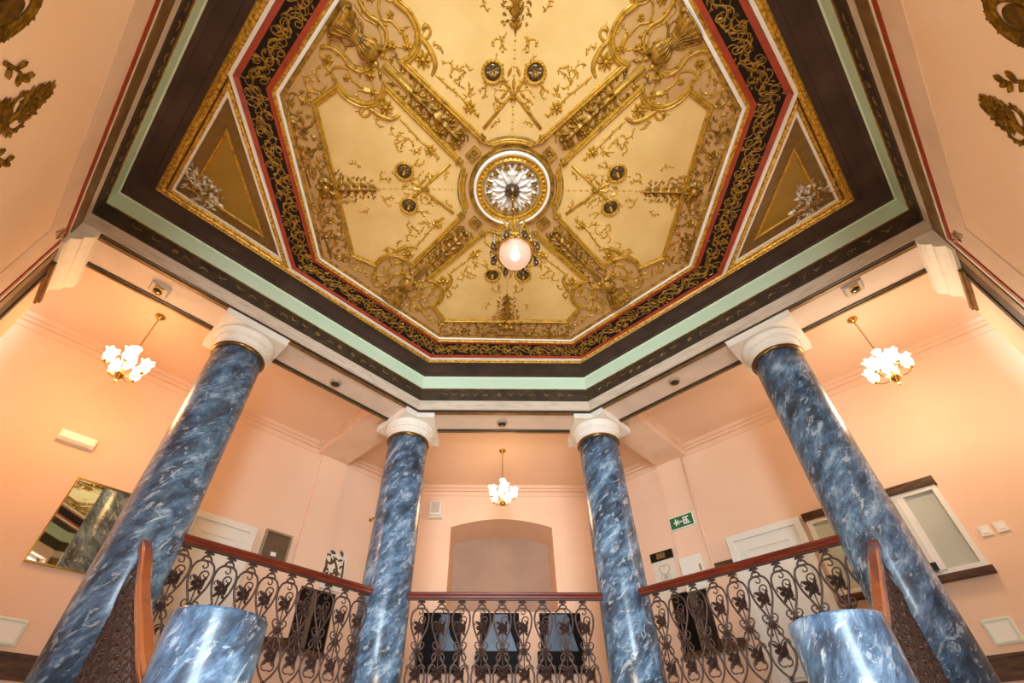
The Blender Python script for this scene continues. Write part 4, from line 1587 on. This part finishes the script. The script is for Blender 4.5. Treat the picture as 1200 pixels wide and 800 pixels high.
fF = lambda a, z, o: (a, FY - o, z)
for k, (a0, a1, lab) in enumerate(((-1.30, -.66, 'black glass wall panel left of the middle, below the arched niche'), (-.36, .28, 'black glass wall panel in the middle, directly below the arched niche'), (.62, 1.30, 'black glass wall panel right of the middle, below the arched niche'))):
    t = wthing('black_wall_panel', lab, 'wall panel', fF, (a0 + a1) / 2, .80, 'black glass panels on the gallery walls')
    slab(fF, rect(a0, a1, 1.07, 1.645), -.005, .03, 'upper_glass', M['black_glass'], t)
    b = MB()
    sh = [(.30, 1.075), (.62, 1.075), (.55, 1.18), (.46, 1.30), (.43, 1.42), (.42, 1.62), (.30, 1.62)] if k == 0 else ([(.02, 1.075), (.60, 1.075), (.56, 1.2), (.50, 1.35), (.45, 1.62), (.24, 1.62), (.16, 1.4), (.08, 1.22)] if k == 1 else [(.06, 1.075), (.60, 1.075), (.55, 1.25), (.46, 1.62), (.16, 1.62), (.10, 1.4)])
    b.prism([[(a0 + u, z) for u, z in sh]], fF, .028, .034)
    b.build('painted_reflection', M['reflection_blue'], t)  # reflection of the marble columns painted as a flat shape
    slab(fF, rect(a0 - .06, a1 - .02, .78, 1.07), -.005, .10, 'lower_case', M['black_glass'], t)

# framed picture at the far right corner
fR2 = fR
t = wthing('framed_picture', 'small olive picture in a gold frame at the far right corner behind the inner column', 'picture', fR2, -2.90, 1.7)
slab(fR2, rect(-3.02, -2.76, 1.80, 2.27), .0, .02, 'print', M['olive'], t)
frame(fR2, -3.03, -2.74, 1.78, 2.29, .03, -.005, .05, 'frame', M['gold_brown'], t)

# poster with dark header
t = wthing('poster', 'white poster with dark header and gold label beside the right inner column', 'poster', fR, -1.8, 1.6)
slab(fR, rect(-1.98, -1.60, 1.60, 2.21), .001, .012, 'sheet', M['paper'], t)
slab(fR, rect(-1.985, -1.595, 2.20, 2.335), .001, .03, 'header', M['black'], t)
slab(fR, rect(-1.87, -1.72, 2.225, 2.31), .028, .036, 'gold_label', M['gold_brown'], t)
b = MB()
fo = lambda u, v, h: fR(u, v, .012 + h)
for s in (-1, 1):
    b.otube([(-1.79 + s * u, v) for u, v in clothoid((.02, 1.98), .4, .26, 4, 26, 14)], .008, fo, flat=.2, lift=.1)
    b.otube([(-1.79 + s * u, v) for u, v in clothoid((.03, 1.86), .6, .2, 4, 26, 12)], .007, fo, flat=.2, lift=.1)
b.oflower((-1.79, 1.94), .05, fo, 6, .004)
b.build('printed_crest', M['grey_plastic'], t)

# white cabinet box
t = wthing('wall_cabinet', 'small white metal box on the right wall under the exit sign', 'cabinet', fR, -1.3, 1.6)
slab(fR, rect(-1.48, -1.12, 1.62, 2.11), .04, .11, 'body', M['white_paint'], t)
slab(fR, rect(-1.465, -1.135, 1.65, 2.03), .108, .122, 'door', M['white_paint'], t)
slab(fR, rect(-1.175, -1.155, 1.86, 1.95), .12, .14, 'brass_latch', M['brass'], t)
t = wthing('wooden_shelf', 'narrow brown wooden ledge beside the white door on the right wall', 'shelf', fR, -.85, 1.9)
slab(fR, rect(-1.02, -.72, 1.88, 1.925), -.005, .06, 'board', M['dark_wood'], t)

# exit sign with arrow and running figure
t = wthing('exit_sign', 'green and white emergency exit sign with arrow and running figure on the right wall', 'sign', fR, -1.29, 2.58)
slab(fR, rect(-1.49, -1.075, 2.565, 2.775), .04, .085, 'case', M['sign_white'], t)
slab(fR, rect(-1.475, -1.09, 2.58, 2.762), .083, .090, 'green_face', M['sign_green'], t)
b = MB()
g = lambda u, v, o: fR(-1.475 + u, 2.58 + v, o)


def bit(loop):
    b.prism([loop], g, .089, .094)


bit([(.225, .03), (.335, .03), (.335, .05), (.245, .05), (.245, .13), (.325, .13), (.325, .152), (.225, .152)])
bit([(.262, .055), (.282, .055), (.300, .085), (.292, .125), (.272, .125), (.270, .095)])
bit([(.282, .132), (.298, .132), (.298, .147), (.282, .147)])
bit([(.296, .06), (.312, .055), (.318, .075), (.302, .09)])
bit([(.245, .085), (.27, .10), (.268, .112), (.243, .096)])
bit([(.155, .080), (.212, .080), (.212, .098), (.155, .098)])
bit([(.105, .088), (.150, .045), (.150, .070), (.135, .088), (.150, .108), (.150, .135)])
bit([(.060, .080), (.118, .080), (.118, .098), (.060, .098)])
bit([(.085, .040), (.105, .040), (.112, .088), (.112, .150), (.090, .150), (.088, .088)])
b.build('pictogram', M['sign_white'], t)

# wide frosted service window, right
t = bpy.data.objects.new('window_2', None)
C.objects.link(t)
t.location = fR(1.1, 1.15, 0)
t['kind'] = 'structure'
A0, A1 = .40, 1.875
slab(fR, rect(A0 - .02, A1 + .02, 2.135, 2.235), -.005, .08, 'head_board', M['dark_wood'], t)
slab(fR, rect(A0 - .02, A1 + .02, 1.10, 1.165), -.005, .10, 'sill_board', M['dark_wood'], t)
slab(fR, rect(A0 + .01, A1 - .02, 1.16, 2.14), -.005, .012, 'glass', M['frosted'], t)
b = MB()
b.prism([rect(A0, A1, 1.16, 2.14), list(reversed(rect(A0 + .06, A1 - .055, 1.225, 2.085)))], fR, .0, .055)
for c0, c1, d in ((1.405, 1.52, .055), (1.44, 1.465, .066), (.86, .95, .055)):
    b.prism([rect(c0, c1, 1.2, 2.1)], fR, .0, d)
b.build('sash_frame', M['white_paint'], t)
slab(fR, rect(1.36, 1.46, 1.22, 1.30), .05, .11, 'black_catch', M['lens'], t)

# switches
for a, z, lab in ((2.02, 1.52, 'left one of the two white light switches on the right wall'), (2.16, 1.525, 'right one of the two white light switches on the right wall')):
    t = wthing('light_switch', lab, 'switch', fR, a, z, 'white light switches')
    slab(fR, rect(a - .05, a + .05, z - .055, z + .055), -.005, .018, 'plate', M['plastic'], t)
    slab(fR, rect(a - .026, a + .026, z - .03, z + .03), .016, .026, 'rocker', M['sign_white'], t)

# pipe on the pilaster
b = MB()
b.tube([fR(-1.0, FL, .065), fR(-1.0, 3.78, .065)], .018, n=10, up=(1, 0, 0))
o = b.build('wall_pipe', M['peach_light'])
tag(o, 'thin peach painted pipe running down the right wall beside the exit sign', 'pipe')

# little hook on the left wall
t = wthing('wall_hook', 'small brass wall hook on the left wall near the inner column', 'hook', fL, -2.17, 2.99)
b = MB()
b.lathe([(.03, -.004), (.03, .01), (.012, .014), (.01, .08), (.02, .10), (.001, .11)], 12, fL(-2.17, 2.99, 0), (1, -1, 0))
b.build('peg', M['brass'], t)

# loudspeaker on the far wall
t = wthing('wall_speaker', 'small white loudspeaker on the far wall left of the arched niche', 'speaker', fF, -1.26, 3.3)
b = MB()
b.prism([[(0, 3.30), (.06, 3.30), (.15, 3.33), (.15, 3.58), (.06, 3.62), (0, 3.62)]], lambda o, z, a: fF(a, z, o), -1.36, -1.15)
b.build('cabinet', M['plastic'], t)
slab(fF, rect(-1.335, -1.175, 3.36, 3.57), .148, .156, 'grille', M['grey_plastic'], t)
slab(fF, rect(-1.39, -1.12, 3.285, 3.305), -.005, .12, 'bracket', M['plastic'], t)


# detectors and spotlights under the beam
def spot(x, y, side, label):
    t = thing('spotlight', label, 'spotlight', (x, y, SOF), 0, 'square spotlights under the beam')
    b = MB()
    d = Vector((side, -1, 0)).normalized() if side else Vector((0, -1, 0))
    s = Vector((d.y, -d.x, 0))
    P = lambda i, j, z: tuple(s * i + d * j + Vector((0, 0, z)))
    b.prism([[(-.11, .004), (.10, .004), (.085, -.035), (-.085, -.055)]], lambda j, z, i: P(i, j, z), -.085, .085)
    b.build('housing', M['grey_plastic'], t, False)
    b = MB()
    b.prism([rect(-.072, .072, -.045, .05)], lambda i, j, d_: P(i, j - .0, -.046 - d_ + j * .118), -.004, .012)
    b.build('gold_reflector', M['gold'], t, False)
    b = MB()
    b.lathe([(.02, -.072), (.044, -.066), (.05, -.05), (.03, -.04)], 16, P(0, .0, 0))
    b.build('dark_lens', M['lens'], t, False)


spot(-4.01, .85, -1, 'square grey spotlight with dark lens under the left beam near the corner')
spot(3.95, .75, 1, 'square grey spotlight with dark lens under the right beam near the corner')
DET = thing('smoke_detector', 'x', 'detector', (0, 0, SOF), 0, 'round detectors under the beam')
b = MB()
b.lathe([(.045, -.03), (.07, -.028), (.08, -.012), (.085, .002)], 24)
b.build('housing', M['frame_grey'], DET, False)
b = MB()
b.lathe([(.001, -.055), (.035, -.05), (.055, -.04), (.058, -.024)], 16)
b.build('dark_sensor', M['lens'], DET, False)
for k, (x, y, lab) in enumerate(((-2.39, 2.49, 'small round detector under the left beam between the two left columns'), (2.37, 2.41, 'small round detector under the right beam between the two right columns'), (-.03, 3.42, 'small round detector under the middle beam above the centre chandelier'))):
    o = DET if k == 0 else copies(DET)
    o.location = (x, y, SOF)
    o['label'] = lab

# ---------------------------------------------------------------- chandeliers in the gallery
CH = thing('chandelier', 'x', 'chandelier', (0, 0, GC), 0, 'small gallery chandeliers')
b = MB()
b.lathe([(.001, -.055), (.02, -.05), (.045, -.03), (.062, -.008), (.062, .002)], 24)
b.build('ceiling_cup', M['brass'], CH, False)
b = MB()
z = -.05
k = 0
while z > -.60:
    n = 10
    ring = []
    for i in range(n):
        a = 2 * PI * i / n
        x, zz = .009 * math.cos(a), .020 * math.sin(a)
        ring.append(((x, 0, z + zz) if k % 2 else (0, x, z + zz)))
    b.tube(ring, .0032, n=5, closed=True, up=(0.3, .3, .9))
    z -= .030
    k += 1
b.build('chain', M['brass'], CH, False)
b = MB()
b.lathe([(.001, -1.13), (.008, -1.12), (.012, -1.10), (.006, -1.085), (.02, -1.07), (.045, -1.04), (.052, -1.01), (.035, -.98), (.015, -.95), (.02, -.90), (.014, -.80), (.025, -.75), (.018, -.68), (.012, -.60), (.004, -.59)], 20)
b.build('stem', M['brass'], CH, False)
NA = 5
b = MB()
b.lathe([(.028, -.64), (.045, -.61), (.05, -.585), (.04, -.575)], 16)
b.lathe([(.02, -.93), (.055, -.86), (.075, -.78), (.05, -.70), (.03, -.66)], 18)
b.build('glass_body', M['shade'], CH, False)
for i in range(NA):
    a = 2 * PI * i / NA + .3
    ca, sa = math.cos(a), math.sin(a)
    b = MB()
    pr = smooth_path([(.02, -.98), (.08, -1.01), (.15, -.99), (.19, -.94)], 4)
    b.tube([(r * ca, r * sa, q) for r, q in pr], .007, n=6, up=(-sa, ca, 0))
    b.lathe([(.022, -.945), (.026, -.93), (.01, -.925)], 12, (.19 * ca, .19 * sa, 0))
    b.build('arm', M['brass'], CH, False)
    b = MB()
    n = 24
    rs = []
    for r, q, w in ((.022, -.935, 0), (.045, -.905, 0), (.058, -.86, .0), (.052, -.82, .02), (.060, -.785, .10), (.074, -.768, .16)):
        rs.append([(.19 * ca + r * (1 + w * math.cos(6 * 2 * PI * j / n)) * math.cos(2 * PI * j / n), .19 * sa + r * (1 + w * math.cos(6 * 2 * PI * j / n)) * math.sin(2 * PI * j / n), q + w * .06 * math.cos(6 * 2 * PI * j / n)) for j in range(n)])
    vs = [p for r in rs for p in r]
    fs = []
    for j in range(len(rs) - 1):
        for q in range(n):
            fs.append((j * n + q, j * n + (q + 1) % n, (j + 1) * n + (q + 1) % n, (j + 1) * n + q))
    b.add(vs, fs, True)
    b.build('glass_shade', M['shade'], CH, False)
CHP = ((-4.50, 1.55, 'small chandelier with lit white glass shades in the left gallery'), (4.52, 1.51, 'small chandelier with lit white glass shades in the right gallery'), (0.0, 4.68, 'small chandelier with lit white glass shades before the arched niche'))
for k, (x, y, lab) in enumerate(CHP):
    o = CH if k == 0 else copies(CH)
    o.location = (x, y, GC)
    o.rotation_euler = (0, 0, .4 * k)
    o['label'] = lab

# ---------------------------------------------------------------- frescoes on the near walls
rf = random.Random(5)


def fresco(side, spec, label, u0, z0):
    fn = lambda u, v, h: dp(side, 3.094 - h, u, v)
    t = thing('wall_fresco', label, 'wall ornament', fn(u0, z0, 0))
    spec(t, fn)
    return t


def cluster(t, fn, cx, cz, R, seed, ang=PI / 2):
    r = random.Random(seed)
    b = MB()
    c_, s_ = math.cos(ang - PI / 2), math.sin(ang - PI / 2)

    def L(pts):
        return [(cx + c_ * u - s_ * v, cz + s_ * u + c_ * v) for u, v in pts]

    def curl(p, a, ln, k0, k1, w):
        path = L(clothoid(p, a, ln, k0, k1, 14))
        b.otube(path, [w * (1.15 - .75 * i / 14) for i in range(15)], fn, flat=.2, lift=.06)
        for i in range(2, 14, 2):
            d = math.atan2(path[i + 1][1] - path[i][1], path[i + 1][0] - path[i][0])
            b.oleaf(path[i], d + (-1 if k1 > 0 else 1) * r.uniform(.6, 1.2), r.uniform(.035, .055), .024, fn, .004)
        b.obead(path[-1], w * 1.1, fn, .006)
    for sg in (-1, 1):
        for v, a_, ln, k1 in ((-.85, .15, 1.35, 11), (-.35, .5, 1.5, 11), (.05, .75, 1.35, 12), (.45, 1.0, 1.0, 15)):
            curl((sg * .02, v * R), PI / 2 - sg * (PI / 2 - a_), ln * R, sg * 1.5 / R * .3, sg * k1 / R * .35, .020 * R / .2)
    b.otube(L([(0, -R), (.01, 0), (0, R)]), [.03, .034, .012], fn, flat=.2, lift=.06)
    for k in range(5):
        b.oleaf(L([(0, R * (.5 + .1 * k))])[0], ang + (-.7 + .35 * k), .08, .035, fn, .005)
    for k in range(5):
        q = r.uniform(.15, .95) * R
        b.oleaf(L([(r.uniform(-.25, .25) * R, r.uniform(-.8, .7) * R)])[0], ang + r.uniform(-1.4, 1.4), r.uniform(.05, .08), .034, fn, .005)
    b.build('leaf_spray', M['mural'], t)
    b = MB()
    for k in range(7):
        b.oleaf(L([(r.uniform(-.12, .12) * R, r.uniform(-.6, .3) * R)])[0], ang + r.uniform(-.5, .5), .075, .03, fn, .008)
    b.build('dark_leaves', M['mural_dark'], t)


def oval(t, fn, cx, cz, rx, rz, seed):
    r = random.Random(seed)
    b = MB()
    b.otube([(cx + rx * math.cos(2 * PI * i / 28), cz + rz * math.sin(2 * PI * i / 28)) for i in range(29)], .045, fn, flat=.15, lift=.05)
    for k in range(40):
        a = r.uniform(0, 2 * PI)
        b.oleaf((cx + rx * math.cos(a), cz + rz * math.sin(a)), a + r.choice((-1.2, 1.2, .4, -.4)), r.uniform(.05, .075), .032, fn, .006)
    b.build('oval_wreath', M['mural'], t)
    b = MB()
    b.prism([[(cx + rx * .55 * math.cos(2 * PI * i / 24), cz + rz * .55 * math.sin(2 * PI * i / 24)) for i in range(24)]], fn, -.004, .004)
    b.build('dark_centre', M['mural_dark'], t)


def branch(t, fn, p, a, L, seed):
    b = MB()
    b.ovine(clothoid(p, a, L, 1, -3, 12), .014, fn, .05, .09, .05, .012)
    b.build('leaf_branch', M['mural'], t)


# positions: u along the wall (outward), z height
fresco(-1, lambda t, fn: (cluster(t, fn, .82, 2.15, .19, 3, 1.75), oval(t, fn, .80, 1.86, .10, .12, 4), branch(t, fn, (.40, 1.86), .9, .26, 1), branch(t, fn, (1.02, 1.86), .9, .30, 2)), 'old gold painted flower spray with medallion on the left frescoed wall', .8, 2.1)
fresco(-1, lambda t, fn: oval(t, fn, .10, 1.80, .12, .20, 8), 'old gold painted wreath at the top left corner of the left frescoed wall', .1, 1.8)
fresco(1, lambda t, fn: (cluster(t, fn, .87, 2.22, .19, 13, 1.75), oval(t, fn, .84, 1.92, .10, .12, 14), branch(t, fn, (.50, 1.98), 1.2, .22, 11)), 'old gold painted flower spray with medallion on the right frescoed wall', .85, 2.2)
fresco(1, lambda t, fn: oval(t, fn, .13, 2.0, .12, .20, 18), 'old gold painted wreath at the top right corner of the right frescoed wall', .1, 2.0)


def bud(side, u, z, label):
    fn = lambda a, v, h: dp(side, 3.092 - h, a, v)
    t = thing('painted_bud', label, 'wall ornament', fn(u, z, 0), 0, 'painted rosebuds by the wall corners')
    b = MB()
    for k in range(5):
        b.oleaf((u - .10 + .05 * k, z - .10 + .035 * k), .6 + (k % 2) * .7, .13, .06, fn, .01)
    b.build('leaves', M['bud'], t)
    b = MB()
    b.oflower((u + .02, z + .0), .06, fn, 6, .012)
    b.build('flower', M['gold_brown'], t)


bud(-1, 2.92, 3.27, 'small painted rosebud on the left frescoed wall at its outer upper corner')
bud(1, 2.82, 3.24, 'small painted rosebud on the right frescoed wall at its outer upper corner')


# ================================================================ LIGHT
def light(name, kind, loc, energy, col, size=.1, rot=(0, 0, 0), sy=None):
    l = bpy.data.lights.new(name, kind)
    l.energy = energy
    l.color = col
    if kind == 'AREA':
        l.shape = 'RECTANGLE'
        l.size = size
        l.size_y = sy or size
    else:
        l.shadow_soft_size = size
    o = bpy.data.objects.new(name, l)
    C.objects.link(o)
    o.location = loc
    o.rotation_euler = rot
    return o


light('window_daylight', 'AREA', (0, -6.2, 1.0), 1000, (.70, .87, 1.0), 2.8, (math.radians(90), 0, 0), 4.6)
WARM = (1.0, .66, .34)
light('left_chandelier_light', 'POINT', (-4.50, 1.55, GC - 1.02), 60, (1.0, .50, .18), .22)
light('right_chandelier_light', 'POINT', (4.52, 1.51, GC - 1.02), 58, (1.0, .75, .50), .22)
light('centre_chandelier_light', 'POINT', (0, 4.68, GC - 1.02), 34, (1.0, .60, .28), .22)
for nm_, sx_ in (('left', -1), ('right', 1)):
    q_ = dp(sx_, 4.9, 4.4, 2.2)
    light(nm_ + '_added_fill', 'POINT', q_, 14, (1.0, .60, .28) if sx_ < 0 else (1.0, .78, .54), .25)  # fill added out of view to lift the gallery level
light('added_hall_fill', 'POINT', (0, .4, -2.0), 205, (1.0, .82, .60), .45)  # unseen fill from below, added to brighten the near walls
light('pendant_light', 'POINT', (PX, PY, ZC - 1.27), 0.7, (1.0, .72, .50), .05)

w = bpy.data.worlds.new('World')
scene.world = w
w.use_nodes = True
w.node_tree.nodes['Background'].inputs[0].default_value = (1.0, .86, .70, 1)
w.node_tree.nodes['Background'].inputs[1].default_value = 1.75

# ================================================================ CAMERA
cam = bpy.data.cameras.new('camera')
cam.sensor_width = 36
cam.lens = 559.53 / 1200 * 36
cam.shift_x = 17.2 / 1200
cam.shift_y = 35.1 / 1200
cam.clip_start = .05
co = bpy.data.objects.new('camera', cam)
C.objects.link(co)
co.location = (-.1617, -2.6146, -.72)
co.rotation_euler = (math.radians(90 + 42.209), 0, -.009756)
scene.camera = co
scene.view_settings.view_transform = 'Standard'
scene.view_settings.look = 'None'
scene.view_settings.gamma = 1
scene.view_settings.exposure = 0.16
scene.view_settings.use_curve_mapping = False
scene.cycles.max_bounces = 8
